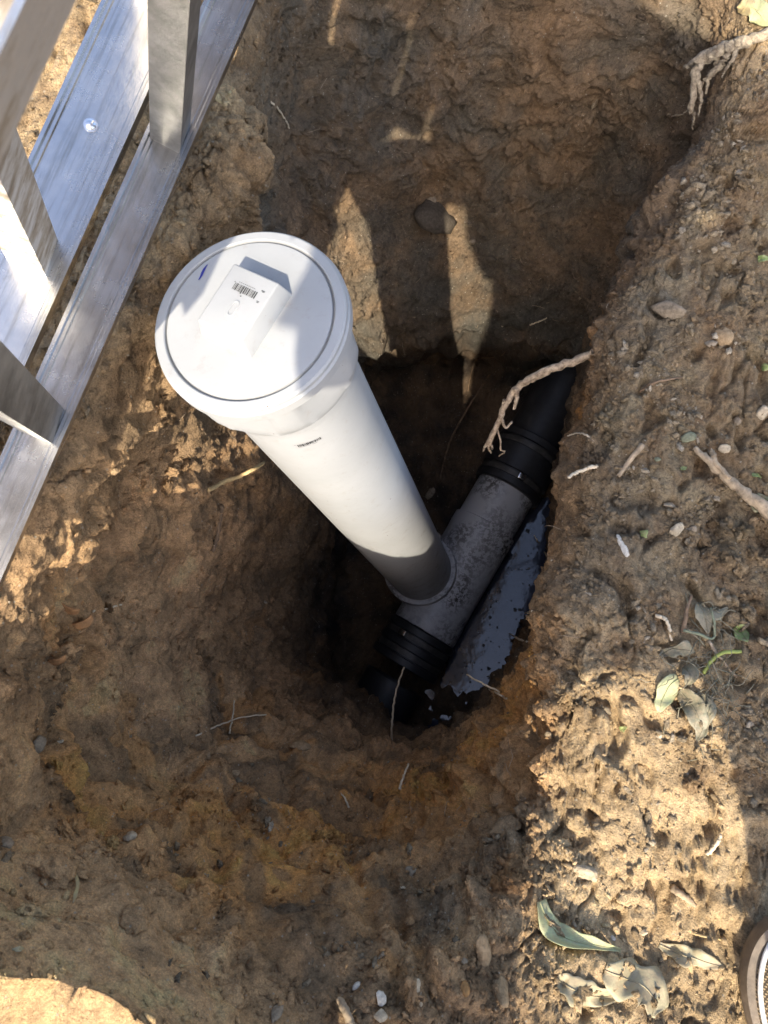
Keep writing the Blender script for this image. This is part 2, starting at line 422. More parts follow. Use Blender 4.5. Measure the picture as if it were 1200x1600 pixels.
# colours of the earth: top soil, ochre subsoil, grey trodden dust, wet muck blackened for the pit's shade
TOP = np.array([0.105, 0.068, 0.040]); OCH = np.array([0.208, 0.102, 0.034]); RED = np.array([0.20, 0.120, 0.066])
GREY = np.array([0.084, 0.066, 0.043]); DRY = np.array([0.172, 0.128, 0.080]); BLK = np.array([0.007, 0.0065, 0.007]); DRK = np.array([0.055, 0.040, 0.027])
TAN = np.array([0.205, 0.134, 0.074])
Pf = P2.reshape(-1, 3)
z = Pf[:, 2]
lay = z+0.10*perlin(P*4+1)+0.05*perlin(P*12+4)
nz1 = fbm(P, 7, 4, 0.6); nz2 = fbm(P+40, 16, 4, 0.65)
C = np.tile(TOP, (len(P), 1))
def blend(mask, col):
    global C
    mask = np.clip(mask, 0, 1)[:, None]; C = C*(1-mask)+col*mask
def spot(px, py, Z, r):
    c = wpt(px, py, Z); d = ((P-c)**2).sum(1)
    return np.exp(-d/r**2)
blend(sstep(-0.1, 0.5, nz1)*0.6, DRK)
blend(groundm*sstep(0.0, 0.08, P[:, 0]-0.02)*(0.65+0.6*nz2), GREY)
gd = 0
for a in [(960, 820, 1.1, .05), (930, 700, 1.1, .035), (1010, 500, 1.09, .06), (965, 920, 1.1, .05), (1080, 330, 1.08, .06), (930, 900, 1.1, .03)]:
    gd = gd+spot(*a)
blend(np.clip(gd, 0, 1)*(0.6+0.6*nz1), np.array([0.062, 0.052, 0.040]))
ns_ = 0
TOP2 = np.array([0.195, 0.126, 0.070])
blend(sstep(0.45, 0.05, P[:, 1])*sstep(-0.55, -0.2, z)*wallm*sstep(0.12, 0.02, P[:, 0])*(0.7+0.5*nz2), TOP2)
for a in [(250, 1170, .95, .10), (330, 1170, 1.1, .10), (430, 1260, 1.12, .11), (470, 1370, 1.02, .09), (560, 1270, 1.25, .12), (640, 1210, 1.4, .10),
          (300, 1380, .9, .06), (420, 1440, .93, .06), (740, 1170, 1.35, .10), (800, 1100, 1.3, .09), (850, 980, 1.3, .11), (870, 870, 1.35, .10), (905, 680, 1.3, .09), (930, 570, 1.25, .08), (100, 1250, .9, .07)]:
    ns_ = ns_+spot(*a)
blend(np.clip(ns_, 0, 1.2)*(0.75+0.7*nz2)*(wallm+0.3*groundm), OCH)
mott = perlin(wp*10+33)+0.55*perlin(wp*26+8)
blend(sstep(0.14, 0.30, mott)*0.62*wallm, np.array([0.062, 0.045, 0.030]))
blend(sstep(0.20, 0.34, perlin(wp*8+333)+0.5*perlin(wp*30+4))*0.45*near_w, OCH)
rd = 0
for a in [(250, 1000, 1.1, .14), (350, 900, 1.3, .14), (470, 1080, 1.6, .12), (200, 850, 1.0, .1), (620, 1180, 1.6, .12), (960, 470, 1.5, .09)]:
    rd = rd+spot(*a)
blend(np.clip(rd, 0, 1)*(0.55+0.7*nz2)*wallm, RED)
dk = 0
for a in [(780, 1300, 1.12, .05), (480, 1420, .97, .05), (640, 1420, 1.05, .05), (60, 1380, .7, .05), (720, 1560, 1.08, .08), (450, 1530, .93, .07), (160, 1400, .72, .05), (350, 1480, .75, .05)]:
    dk = dk+spot(*a)
blend(np.clip(dk*1.3, 0, 1)*(0.75+0.5*nz1), DRK)
dr = 0
for a in [(1000, 1080, 1.1, .10), (1000, 1250, 1.1, .13), (1000, 1400, 1.1, .13), (980, 1560, 1.1, .14), (150, 60, .68, .3), (-100, 300, .66, .3), (330, 230, .70, .1), (80, 1610, .705, .13), (250, 1720, .75, .12), (1180, 60, 1.06, .09), (-100, 1520, .68, .15)]:
    dr = dr+spot(*a)
blend(np.clip(dr*1.25, 0, 1)*(0.85+0.6*nz2)*(groundm+0.35*wallm), DRY)
tn = spot(150, 1480, .76, .10)+spot(290, 1590, .80, .08)+spot(40, 1420, .73, .09)
blend(np.clip(tn*1.1, 0, 1)*(0.8+0.5*nz2), TAN)
pit_shade = sstep(-0.42, -0.78, lay)  # pit's shade painted into the wet soil, near black with depth
blend(pit_shade*(0.75+0.3*nz1), BLK)
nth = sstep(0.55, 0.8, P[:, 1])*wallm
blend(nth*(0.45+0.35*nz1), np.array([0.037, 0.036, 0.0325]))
C *= (1+0.22*nz2+0.12*nz1)[:, None]
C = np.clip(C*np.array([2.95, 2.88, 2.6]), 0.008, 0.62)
wet = np.clip(sstep(-0.55, -0.95, z)*0.9, 0, 1)

idx = np.arange(NR*NA).reshape(NR, NA)
q = np.stack([idx[:-1], np.roll(idx, -1, 1)[:-1], np.roll(idx, -1, 1)[1:], idx[1:]], -1).reshape(-1, 4)
me = bpy.data.meshes.new('ground')
me.vertices.add(NR*NA); me.vertices.foreach_set('co', Pf.astype(np.float32).ravel())
# orientation: outward normals up
v0, v1, v2 = Pf[q[0, 0]], Pf[q[0, 1]], Pf[q[0, 2]]
if np.cross(v1-v0, v2-v1)[2] < 0: q = q[:, ::-1]
me.loops.add(q.size); me.loops.foreach_set('vertex_index', q.astype(np.int32).ravel())
me.polygons.add(len(q)); me.polygons.foreach_set('loop_start', np.arange(0, q.size, 4, dtype=np.int32))
me.polygons.foreach_set('use_smooth', np.ones(len(q), bool))
me.update(calc_edges=True)
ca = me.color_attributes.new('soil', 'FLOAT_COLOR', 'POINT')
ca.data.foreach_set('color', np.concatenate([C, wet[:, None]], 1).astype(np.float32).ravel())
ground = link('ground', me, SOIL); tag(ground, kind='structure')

keep = (q[:, 0] >= RS[2]*NA)
bvh = BVHTree.FromPolygons(Pf.tolist(), q.tolist())
CAMV = Vector((0, 0, CAM_H))
def hit(px, py):
    d = ROT @ np.array([px-600, -(py-800), -FPX]); d = Vector(d).normalized()
    loc, no, i, dist = bvh.ray_cast(CAMV, d, 20)
    if loc is None: return Vector(wpt(px, py, 1.1)), Vector((0, 0, 1)), 1.1
    if no.dot(d) > 0: no = -no
    return loc, no, dist
def ppm(loc):      # metres per photo pixel at that place
    c = ROT.T @ (np.array(loc)-np.array([0, 0, CAM_H])); return -c[2]/FPX

# ------------------------------------------------------------------ water standing beside the fitting
def water():
    m, nt, b = mat_new('sky_tinted_murky_water'); co = coords(nt)
    n1 = noise_node(nt, co, 16, 5, 0.6)
    r = ramp(nt, n1.outputs[0], [(0.35, (0.026, 0.030, 0.046)), (0.65, (0.045, 0.052, 0.078))])  # bluish base colour stands in for sky mirrored on the murky water
    n2 = noise_node(nt, co, 70, 5, 0.7); d = ramp(nt, n2.outputs[0], [(0.60, (0, 0, 0)), (0.64, (1, 1, 1))])
    c = mixc(nt, d.outputs[0], r.outputs[0], (0.012, 0.011, 0.011))
    nt.links.new(c, b.inputs['Base Color']); b.inputs['Roughness'].default_value = 0.07
    b.inputs['Specular IOR Level'].default_value = 0.6
    bump(nt, b, noise_node(nt, co, 25, 3, 0.5).outputs[0], 0.12, 0.004)
    pts = [(850, 760), (900, 820), (890, 900), (860, 985), (830, 1070), (745, 1170), (640, 1170), (590, 1080), (660, 980), (720, 880), (790, 780)]
    v = [wpt(x, y, 2.125) for x, y in pts]
    return tag(link('water', mesh_np('water', v, [list(range(len(v)))[::-1]], False), m), kind='structure')
water()

# ------------------------------------------------------------------ sewer clean-out: riser, hub, plug, tee, couplings
TOPC = Vector((-0.246, 0.350, 0.44)); BOT = Vector((-0.205, 0.300, -0.93))
AX = (TOPC-BOT).normalized()
ux = Vector((1, 0, 0)); ux = (ux-AX*ux.dot(AX)).normalized(); uy = AX.cross(ux)
FR = Matrix((ux, uy, AX)).transposed().to_4x4(); FR.translation = TOPC     # local z up the riser, origin in the plug's face

def lathe(prof, seg=96, shape=None):
    """prof: (r, z) list; shape(r, z, a) may change the radius"""
    v = []; f = []
    for r, zz in prof:
        for k in range(seg):
            a = 2*math.pi*k/seg; rr = shape(r, zz, a) if shape else r
            v.append((rr*math.cos(a), rr*math.sin(a), zz))
    for i in range(len(prof)-1):
        for k in range(seg):
            k2 = (k+1) % seg
            f.append((i*seg+k, (i+1)*seg+k, (i+1)*seg+k2, i*seg+k2))
    return v, f

def sharp(o, ang=35):
    me = o.data
    me.polygons.foreach_set('use_smooth', [True]*len(me.polygons))
    bm = bmesh.new(); bm.from_mesh(me)
    for e in bm.edges:
        if len(e.link_faces) == 2 and e.calc_face_angle(0) > math.radians(ang): e.smooth = False
    bmesh.ops.recalc_face_normals(bm, faces=bm.faces); bm.to_mesh(me); bm.free()
    return o

pipe = empty('cleanout_pipe', (0, 0, 0), 'tall white plastic sewer cleanout pipe with square plug standing in the hole', 'pipe')
def ppart(name, v, f, mat, ang=35, parent=None, mtx=FR):
    o = link(name, mesh_np(name, [mtx @ Vector(p) for p in v], f), mat, parent or pipe)
    return sharp(o, ang)

RP = 0.0795
L = (TOPC-BOT).length
prof = [(RP-0.006, -0.1), (RP, -0.1)]+[(RP, -0.1-(L-0.1)*k/12) for k in range(1, 13)]
ppart('riser', *lathe(prof), PVC)
# hub with eight wrench flats between raised corners
def hubshape(r, zz, a):
    if -0.099 < zz < -0.024 and r > 0.084:
        b = (a+math.radians(10)) % (math.pi/3); b = abs(b-math.pi/6)
        flat = 0.0885/math.cos(min(b, math.pi/6)) if b > 0 else 0.0885
        return min(r, flat)
    return r
prof = [(0.098, -0.0065), (0.1005, -0.009), (0.1005, -0.021), (0.0985, -0.0235), (0.0965, -0.0236), (0.0965, -0.03), (0.0965, -0.05), (0.0955, -0.070), (0.0925, -0.084), (0.087, -0.094), (0.0842, -0.0995), (0.0835, -0.112), (RP+0.0005, -0.1135)]
ppart('hub', *lathe([(0.088, -0.004)]+prof, 144, hubshape), PVC, 22)
# threaded plug with its square wrench lug
prof = [(0.0, -0.0005), (0.05, 0.0), (0.078, 0.0), (0.0845, -0.0008), (0.0855, -0.0045), (0.0868, -0.0045), (0.0875, -0.0008), (0.0885, 0.0), (0.0965, -0.0005), (0.0985, -0.0025), (0.0988, -0.0062)]
plug = ppart('plug', *lathe(prof[1:], 128), PVC, 30)
v, f = lathe([(0.0501, 0.0), (0.0001, 0.0)], 64)
bm = bmesh.new(); bm.from_mesh(plug.data)
vs = [bm.verts.new(FR @ Vector((0.05*math.cos(2*math.pi*k/128), 0.05*math.sin(2*math.pi*k/128), 0.0))) for k in range(128)]
bm.faces.new(vs); bmesh.ops.remove_doubles(bm, verts=bm.verts, dist=1e-5); bmesh.ops.recalc_face_normals(bm, faces=bm.faces); bm.to_mesh(plug.data); bm.free()
LUG_A = math.radians(-28)
def lug_pt(x, y, zz):
    c, s = math.cos(LUG_A), math.sin(LUG_A)
    return Vector((x*c-y*s, x*s+y*c, zz))
def box_taper(bx, by, tx, ty, z0, z1, off=(0, 0)):
    bm = bmesh.new()
    vv = [bm.verts.new((off[0]+sx*(bx if k == 0 else tx), off[1]+sy*(by if k == 0 else ty), z0 if k == 0 else z1)) for k in (0, 1) for sx, sy in ((-1, -1), (1, -1), (1, 1), (-1, 1))]
    for q_ in ((0, 1, 2, 3), (4, 5, 6, 7), (0, 1, 5, 4), (1, 2, 6, 5), (2, 3, 7, 6), (3, 0, 4, 7)): bm.faces.new([vv[i] for i in q_])
    bmesh.ops.recalc_face_normals(bm, faces=bm.faces)
    return bm
def bm_obj(name, bm, mat, parent=None, mtx=None, bev=0.0, seg=2, smooth_ang=40):
    if bev: bmesh.ops.bevel(bm, geom=list(bm.edges), offset=bev, segments=seg, affect='EDGES', profile=0.5)
    if mtx is not None: bmesh.ops.transform(bm, matrix=mtx, verts=bm.verts)
    me = bpy.data.meshes.new(name); bm.to_mesh(me); bm.free()
    o = link(name, me, mat, parent); return sharp(o, smooth_ang)
LUGM = FR @ Matrix.Translation((-0.002, 0.004, 0)) @ Matrix.Rotation(LUG_A, 4, 'Z')
LH = 0.024
lug = bm_obj('wrench_lug', box_taper(0.0315, 0.039, 0.0265, 0.0335, -0.001, LH), PVC, plug, LUGM, 0.0018, 3, 30)
# print on the lug: bar code bars, tiny marks; the moulded slot
def flat_bars(name, mtx, x0, y0, wid, hei, nb, parent, seed):
    r = random.Random(seed); bm = bmesh.new(); x = 0
    ws = []
    while x < wid:
        b_ = r.choice((0.0004, 0.0006, 0.0009, 0.0013)); ws.append((x, b_)); x += b_+r.choice((0.0004, 0.0006, 0.0009))
    for x, b_ in ws:
        h = hei*(1.15 if r.random() < 0.12 else 1)
        vv = [bm.verts.new((x0+x, y0-h, 0)), bm.verts.new((x0+x+b_, y0-h, 0)), bm.verts.new((x0+x+b_, y0, 0)), bm.verts.new((x0+x, y0, 0))]
        bm.faces.new(vv)
    return bm
def marks(bm, spots):
    for (x, y, a, b_) in spots:
        bm.faces.new([bm.verts.new((x, y, 0)), bm.verts.new((x+a, y, 0)), bm.verts.new((x+a, y+b_, 0)), bm.verts.new((x, y+b_, 0))])
TOPM = LUGM @ Matrix.Translation((0, 0, LH+0.0004))
bm = flat_bars('bars', TOPM, -0.013, 0.0165, 0.026, 0.0075, 20, lug, 3)
marks(bm, [(0.0155, 0.0195, 0.004, 0.0006), (0.0165, 0.0185, 0.003, 0.0005), (0.017, 0.008, 0.003, 0.0006), (0.0175, 0.0068, 0.0025, 0.0005), (-0.0145, 0.0165, 0.0008, 0.001), (-0.001, 0.0055, 0.0015, 0.001)]
      +[(-0.010+0.0022*k, 0.0182, 0.0013, 0.0005) for k in range(9)])
bm_obj('barcode', bm, INK, lug, TOPM)
bm = bmesh.new()
ring = []
for s_, (cx, cy) in ((1, (0, -0.003)), (-1, (0, -0.013))):
    for k in range(13):
        a = math.pi*k/12+(0 if s_ > 0 else math.pi); ring.append((cx+0.0036*math.cos(a), cy+0.0036*math.sin(a)))
o_ = [bm.verts.new((x, y, 0.0006)) for x, y in ring]; i_ = [bm.verts.new((x*0.72, (y+0.008)*0.86-0.008, 0.0006)) for x, y in ring]
o2 = [bm.verts.new((x*1.12, (y+0.008)*1.06-0.008, -0.0006)) for x, y in ring]; i2 = [bm.verts.new((x*0.62, (y+0.008)*0.80-0.008, -0.0002)) for x, y in ring]
for k in range(26):
    k2 = (k+1) % 26
    bm.faces.new((o_[k], o_[k2], i_[k2], i_[k])); bm.faces.new((o2[k], o2[k2], o_[k2], o_[k])); bm.faces.new((i_[k], i_[k2], i2[k2], i2[k]))
bm_obj('moulded_slot', bm, PVC, lug, TOPM)
# blue marker stroke on the plug's face
bm = bmesh.new()
stroke = [(0, 0, .0006), (.002, .004, .0012), (.0035, .009, .0015), (.005, .013, .0013), (.0075, .017, .0006)]
L_ = [bm.verts.new((x-w_, y, 0)) for x, y, w_ in stroke]; R_ = [bm.verts.new((x+w_, y, 0)) for x, y, w_ in stroke]
for k in range(4): bm.faces.new((L_[k], R_[k], R_[k+1], L_[k+1]))
def face_local(px, py, zl=0.0):
    """plug-face coordinates of a photo pixel"""
    d = Vector(ROT @ np.array([px-600, -(py-800), -FPX])); o = FR.inverted() @ CAMV; dl = FR.inverted().to_3x3() @ d
    t = (zl-o.z)/dl.z; return o+dl*t
p_ = face_local(311, 438)
bm_obj('marker_stroke', bm, BLUEINK, plug, FR @ Matrix.Translation((p_.x, p_.y, 0.0008)))
# second bar code, curved round the riser just under the hub
bm = flat_bars('b', None, -0.014, 0.004, 0.028, 0.006, 20, pipe, 9)
marks(bm, [(-0.014, -0.0048, 0.014, 0.0005), (0.002, -0.0048, 0.006, 0.0005), (-0.018, 0.0042, 0.003, 0.0005)])
bc = FR.inverted() @ Vector(wpt(480, 684, 0.80))
ang0 = math.atan2(bc.y, bc.x); zc = -0.150
for v_ in bm.verts:
    x, y = v_.co.x, v_.co.y; a = ang0+x/RP
    v_.co = Vector(((RP+0.0004)*math.cos(a), (RP+0.0004)*math.sin(a), zc+y))
bm_obj('barcode', bm, INK, pipe, FR)

# tee and line pipe
TN = Vector(wpt(662, 985, 2.02)); TF = Vector(wpt(790, 765, 2.02))
TN.z = TF.z = -0.93
TD = (TF-TN).normalized()
tx = TD.cross(Vector((0, 0, 1))).normalized(); tz = tx.cross(TD)
def along(c):
    m_ = Matrix((tx, tz, TD)).transposed().to_4x4(); m_.translation = c; return m_
LT = (TF-TN).length
mid = TN+TD*(TD.dot(BOT-TN)); 
RT = 0.0865
ppart('tee', *lathe([(RT-0.007, 0), (RT, 0.0), (RT+0.001, 0.004), (RT+0.001, 0.05), (RT, 0.06), (RT-0.001, 0.1), (RT, LT*0.64), (RT+0.001, LT*0.68), (RT+0.001, LT*0.74), (RT-0.006, LT*0.745)], 80), MUDPVC, 30, None, along(TN))
bf = FR.copy(); bf.translation = BOT
ppart('tee_branch', *lathe([(0.0905, -0.05), (0.0905, 0.045), (0.0915, 0.058), (0.0925, 0.060), (0.0925, 0.102), (0.0912, 0.104), (0.0800, 0.104)], 80), MUDPVC, 30, None, bf)
ppart('line_pipe', *lathe([(0.0805, LT*0.74), (0.0805, LT+0.03)], 80), MUDPVC, 30, None, along(TN))
def coupling(c, d, r=0.094, ln=0.15):
    o_ = ppart('coupling', *lathe([(0.07, 0), (r-0.004, 0), (r, 0.004), (r, 0.02), (r-0.006, 0.022), (r-0.006, 0.042), (r, 0.044), (r, ln-0.044), (r-0.006, ln-0.042), (r-0.006, ln-0.022), (r, ln-0.02), (r, ln-0.003), (r-0.003, ln), (0.07, ln)], 64), RUBBER, 30, None, along(c) if d > 0 else along(c) @ Matrix.Rotation(math.pi, 4, 'X'))
    mm = along(c) if d > 0 else along(c) @ Matrix.Rotation(math.pi, 4, 'X')
    for z0 in (0.024, ln-0.04):
        ppart('clamp_band', *lathe([(r-0.0055, z0), (r-0.0035, z0+0.0005), (r-0.0035, z0+0.0135), (r-0.0055, z0+0.014)], 64), BAND, 30, o_, mm)
    bx = box_taper(0.010, 0.007, 0.010, 0.007, -0.008, 0.008)
    a_ = math.radians(72 if d > 0 else -110)
    bm_obj('clamp_screw', bx, STEEL, o_, mm @ Matrix.Translation(((r+0.001)*math.cos(a_), (r+0.001)*math.sin(a_), 0.031)) @ Matrix.Rotation(a_+math.pi/2, 4, 'Z'), 0.002)
coupling(TN-TD*0.002, -1, ln=0.105); coupling(TF+TD*0.0, 1)
ppart('line_pipe', *lathe([(0.0805, 0.15), (0.0805, 0.6)], 64), RUBBER, 30, None, along(TF))
ppart('line_pipe', *lathe([(0.0805, -0.15), (0.0805, -0.5)], 64), RUBBER, 30, None, along(TN))

# ------------------------------------------------------------------ aluminium extension ladder lying on its edge along the left bank
dr = np.array(ROT @ np.array([-355, 5, -1200.0])); dr /= np.linalg.norm(dr)          # along the rungs, downwards
dl = np.array(ROT @ np.array([1660, 4800, -1200.0])); dl /= np.linalg.norm(dl)
dl -= dr*(dr @ dl); dl /= np.linalg.norm(dl)
qv = -np.cross(dl, dr)                                                               # across, towards the hole
RC = wdep(270, 205, .74)                                                             # right rail centre at the nearest rung base
LADM = Matrix((Vector(dl), Vector(qv), Vector(-dr))).transposed().to_4x4(); LADM.translation = Vector(RC)
lad = empty('extension_ladder', tuple(RC), 'scratched aluminium extension ladder lying on its edge along the left bank of the hole', 'ladder')
lad.matrix_world = LADM
SP = 0.305; LR = 0.487
def rail_bm(x0, x1, wid, fl, dirn, lip=0.006):
    """C channel: web in the x-y plane, flanges along z (dirn = side they stand on), little lips on the back"""
    bm = bmesh.new(); h = wid/2; t = 0.0026
    prof = [(-h, 0), (-h, -fl*dirn), (-h+t, -fl*dirn), (-h+t, -t*dirn), (h-t, -t*dirn), (h-t, -fl*dirn), (h, -fl*dirn), (h, 0),
            (h, lip*dirn), (h-0.0035, lip*dirn), (h-0.0045, 0.0022*dirn), (h-0.0075, 0.0022*dirn), (h-0.0085, 0), (-h+0.0085, 0), (-h+0.0075, 0.0022*dirn), (-h+0.0045, 0.0022*dirn), (-h+0.0035, lip*dirn), (-h, lip*dirn)]
    ra = [bm.verts.new((x0, y, zz)) for y, zz in prof]; rb = [bm.verts.new((x1, y, zz)) for y, zz in prof]
    k_ = len(prof)
    for i in range(k_): bm.faces.new((ra[i], ra[(i+1) % k_], rb[(i+1) % k_], rb[i]))
    bm.faces.new(ra); bm.faces.new(rb[::-1])
    bmesh.ops.recalc_face_normals(bm, faces=bm.faces)
    return bm
def rung_bm(cx, cy, l0, l1, wx, wy):
    """ribbed rung: rounded box with tread ribs on two faces"""
    bm = bmesh.new()
    prof = []
    def side(x0, y0, x1, y1, ribs):
        nn = 10
        dx, dy = x1-x0, y1-y0; l = math.hypot(dx, dy); nx, ny = dy/l, -dx/l
        for k in range(nn):
            t = k/nn; e = (0.0016 if (k % 2) else 0.0) if ribs and 1 < k < nn-1 else 0
            prof.append((x0+dx*t+nx*e, y0+dy*t+ny*e))
    a, b_ = wx/2, wy/2
    side(-a, -b_, a, -b_*0.8, True); side(a, -b_*0.8, a, b_*0.8, True); side(a, b_*0.8, -a, b_, False); side(-a, b_, -a, -b_, False)
    ra = [bm.verts.new((cx+x, cy+y, l0)) for x, y in prof]; rb = [bm.verts.new((cx+x, cy+y, l1)) for x, y in prof]
    for i in range(len(prof)): bm.faces.new((ra[i], ra[(i+1) % len(prof)], rb[(i+1) % len(prof)], rb[i]))
    bm.faces.new(ra[::-1]); bm.faces.new(rb)
    bmesh.ops.recalc_face_normals(bm, faces=bm.faces); return bm
def ladd(name, bm, mat, label=None, bev=0.0, ang=8, parent=None):
    o_ = bm_obj(name, bm, mat, None, None, bev, 2, ang); o_.parent = parent or lad
    if label: o_['label'] = label
    return o_
X0, X1 = -0.50, 1.25
LQ = -0.0680
r_low = ladd('rail', rail_bm(X0, X1, 0.042, 0.016, 1), ALU, 'narrow lower rail nearest the hole')
r_low2 = ladd('rail', rail_bm(X0-0.03, X1-0.2, 0.068, 0.016, 1), ALU, 'wide lower rail on the sunlit soil')
r_low2.location = (0, LQ, -0.004)
r_up = ladd('rail', rail_bm(X0+0.07, X1, 0.062, 0.032, -1), DALU, 'mud streaked upper rail')
r_up.location = (0, 0, LR)
r_up2 = ladd('rail', rail_bm(X0-0.03, X1-0.2, 0.073, 0.030, -1), ALU)
r_up2.location = (0, LQ-0.002, LR-0.04)
for k in range(-4, 3):
    x = SP*k
    if X0 < x < X1: ladd('rung', rung_bm(x, -0.001, 0.0, LR-0.002, 0.034, 0.030), RUNGM)
for k in range(-4, 3):
    x = SP*(k+0.47)
    if X0 < x < X1-0.25:
        o_ = ladd('rung', rung_bm(x, LQ, -0.004, LR-0.042, 0.036, 0.036), DALU, 'muddy rung' if k == -1 else None)
def rivet(x, y, zz):
    v, f = lathe([(0.0001, 0.0035), (0.0025, 0.0034), (0.0045, 0.0022), (0.005, 0.0006), (0.0065, 0.0005), (0.0068, 0)], 20)
    o_ = link('rivet', mesh_np('rivet', v, f), STEEL, lad); o_.location = (x, y, zz); return sharp(o_)
for x in (-1.55*SP, 0.7*SP, 1.8*SP): rivet(x, 0.001, 0.0002)
for x in (-0.1*SP, 1.5*SP): rivet(x, LQ, -0.0038)

# ------------------------------------------------------------------ the photographer, standing astride at the near edge
def skin_obj(name, joints, edges, mat, parent, sub=2, root=0):
    me = bpy.data.meshes.new(name)
    me.from_pydata([j[:3] for j in joints], edges, []); me.update()
    o = link(name, me, mat, parent)
    md = o.modifiers.new('skin', 'SKIN'); md.use_smooth_shade = True
    if not me.skin_vertices: 
        bm = bmesh.new(); bm.from_mesh(me); bm.verts.layers.skin.verify(); bm.to_mesh(me); bm.free()
    for k, j in enumerate(joints):
        r = j[3]; sv = me.skin_vertices[0].data[k]
        sv.radius = (r, r) if not isinstance(r, tuple) else r
        sv.use_root = (k == root)
    ss = o.modifiers.new('subsurf', 'SUBSURF'); ss.levels = sub; ss.render_levels = sub
    return o
SKIN = simple('skin', (0.45, 0.27, 0.19), 0.55, vary=0.12)
DENIM = simple('dark_denim', (0.035, 0.045, 0.075), 0.9, vary=0.35, vscale=120, bumpd=0.002)
JACK = simple('olive_jacket_cloth', (0.09, 0.09, 0.06), 0.9, vary=0.3, vscale=90, bumpd=0.002)
STRAW = simple('straw_hat_weave', (0.42, 0.32, 0.17), 0.9, vary=0.3, vscale=150, bumpd=0.002)
HAIR = simple('brown_hair', (0.05, 0.03, 0.018), 0.7, vary=0.3)
SOLE = simple('tan_rubber', (0.13, 0.098, 0.068), 0.6, vary=0.3, vscale=60, bumpd=0.001)
PIPING = simple('silver_piping', (0.62, 0.61, 0.58), 0.35, vary=0.2)
def gz(x, y):
    loc, no, i_, d_ = bvh.ray_cast(Vector((x, y, 3)), Vector((0, 0, -1)), 10); return loc.z
per = empty('person', (0.12, -0.6, gz(0.12, -0.62)), 'person standing at the edge of the hole in tan mesh shoes and dark trousers', 'person')
pin = Matrix.Translation(-Vector(per.location))
gl = gz(-0.085, -0.66); gr = gz(0.385, -0.5)
J = [(0.09, -0.62, 0.96, (.15, .10)),      # 0 pelvis
     (0.02, -0.58, 1.10, (.21, .10)), (-0.015, -0.52, 1.26, (.225, .11)), (0.0, -0.48, 1.42, (.17, .09)),   # 1-3 spine
     (-0.01, -0.44, 1.50, .055), (-0.03, -0.395, 1.54, .055), (-0.05, -0.36, 1.60, .085), (-0.06, -0.33, 1.67, .088), (-0.065, -0.325, 1.725, .06),  # 4-8 neck, head
     (-0.15, -0.47, 1.47, .068), (-0.165, -0.40, 1.14, .052), (-0.10, -0.22, 1.15, .038), (-0.05, -0.12, 1.115, .026),    # 9-12 left arm
     (0.275, -0.47, 1.46, .068), (0.365, -0.42, 1.20, .055), (0.20, -0.22, 1.15, .038), (0.09, -0.12, 1.115, .026),     # 13-16 right arm
     (-0.02, -0.62, 0.90, .095), (-0.080, -0.56, 0.50, .070), (-0.085, -0.68, gl+0.09, .046),                 # 17-19 left leg
     (0.24, -0.61, 0.90, .088), (0.345, -0.52, 0.51, .058), (0.385, -0.56, gr+0.09, .042)]                    # 20-22 right leg
ED = [(0, 1), (1, 2), (2, 3), (3, 4), (4, 5), (5, 6), (6, 7), (7, 8), (3, 9), (9, 10), (10, 11), (11, 12), (3, 13), (13, 14), (14, 15), (15, 16), (0, 17), (17, 18), (18, 19), (0, 20), (20, 21), (21, 22)]
def shift(js): return [tuple(pin @ Vector(j[:3]))+(j[3],) for j in js]
Jb = [j[:3]+((j[3][0]*0.66, j[3][1]*0.72),) if k_ < 4 else j for k_, j in enumerate(J)]
body = skin_obj('body', shift(Jb), ED, SKIN, per)
def grow(js, g): return [j[:3]+((j[3]+g) if not isinstance(j[3], tuple) else (j[3][0]+g, j[3][1]+g),) for j in js]
jk = [J[k] for k in (0, 1, 2, 3, 9, 10, 11, 13, 14, 15)]
jk = grow(jk, 0.022); jk[6] = ((-0.115, -0.25, 1.16, .056)); jk[9] = ((0.225, -0.25, 1.16, .056))
jk.append((0.09, -0.62, 0.90, (.185, .12))); jk.append((-0.13, -0.42, 1.59, (.16, .14))); jk.append((0.20, -0.51, 1.25, (.16, .15))); jk.append((0.34, -0.48, 1.40, .11))  # hood, side and shoulder lumps added to close gaps in the cast shadow
skin_obj('jacket', shift(jk), [(0, 1), (1, 2), (2, 3), (3, 4), (4, 5), (5, 6), (3, 7), (7, 8), (8, 9), (0, 10), (3, 11), (2, 12), (7, 13)], JACK, per)
tr = grow([J[k] for k in (0, 17, 18, 19, 20, 21, 22)], 0.020)
tr[3] = (-0.085, -0.67, gl+0.10, .084); tr[6] = (0.385, -0.56, gr+0.11, .066); tr[2] = tr[2][:3]+(.098,); tr[5] = tr[5][:3]+(.084,); tr[1] = tr[1][:3]+(.105,); tr[4] = tr[4][:3]+(.105,)
skin_obj('trousers', shift(tr), [(0, 1), (1, 2), (2, 3), (0, 4), (4, 5), (5, 6)], DENIM, per)
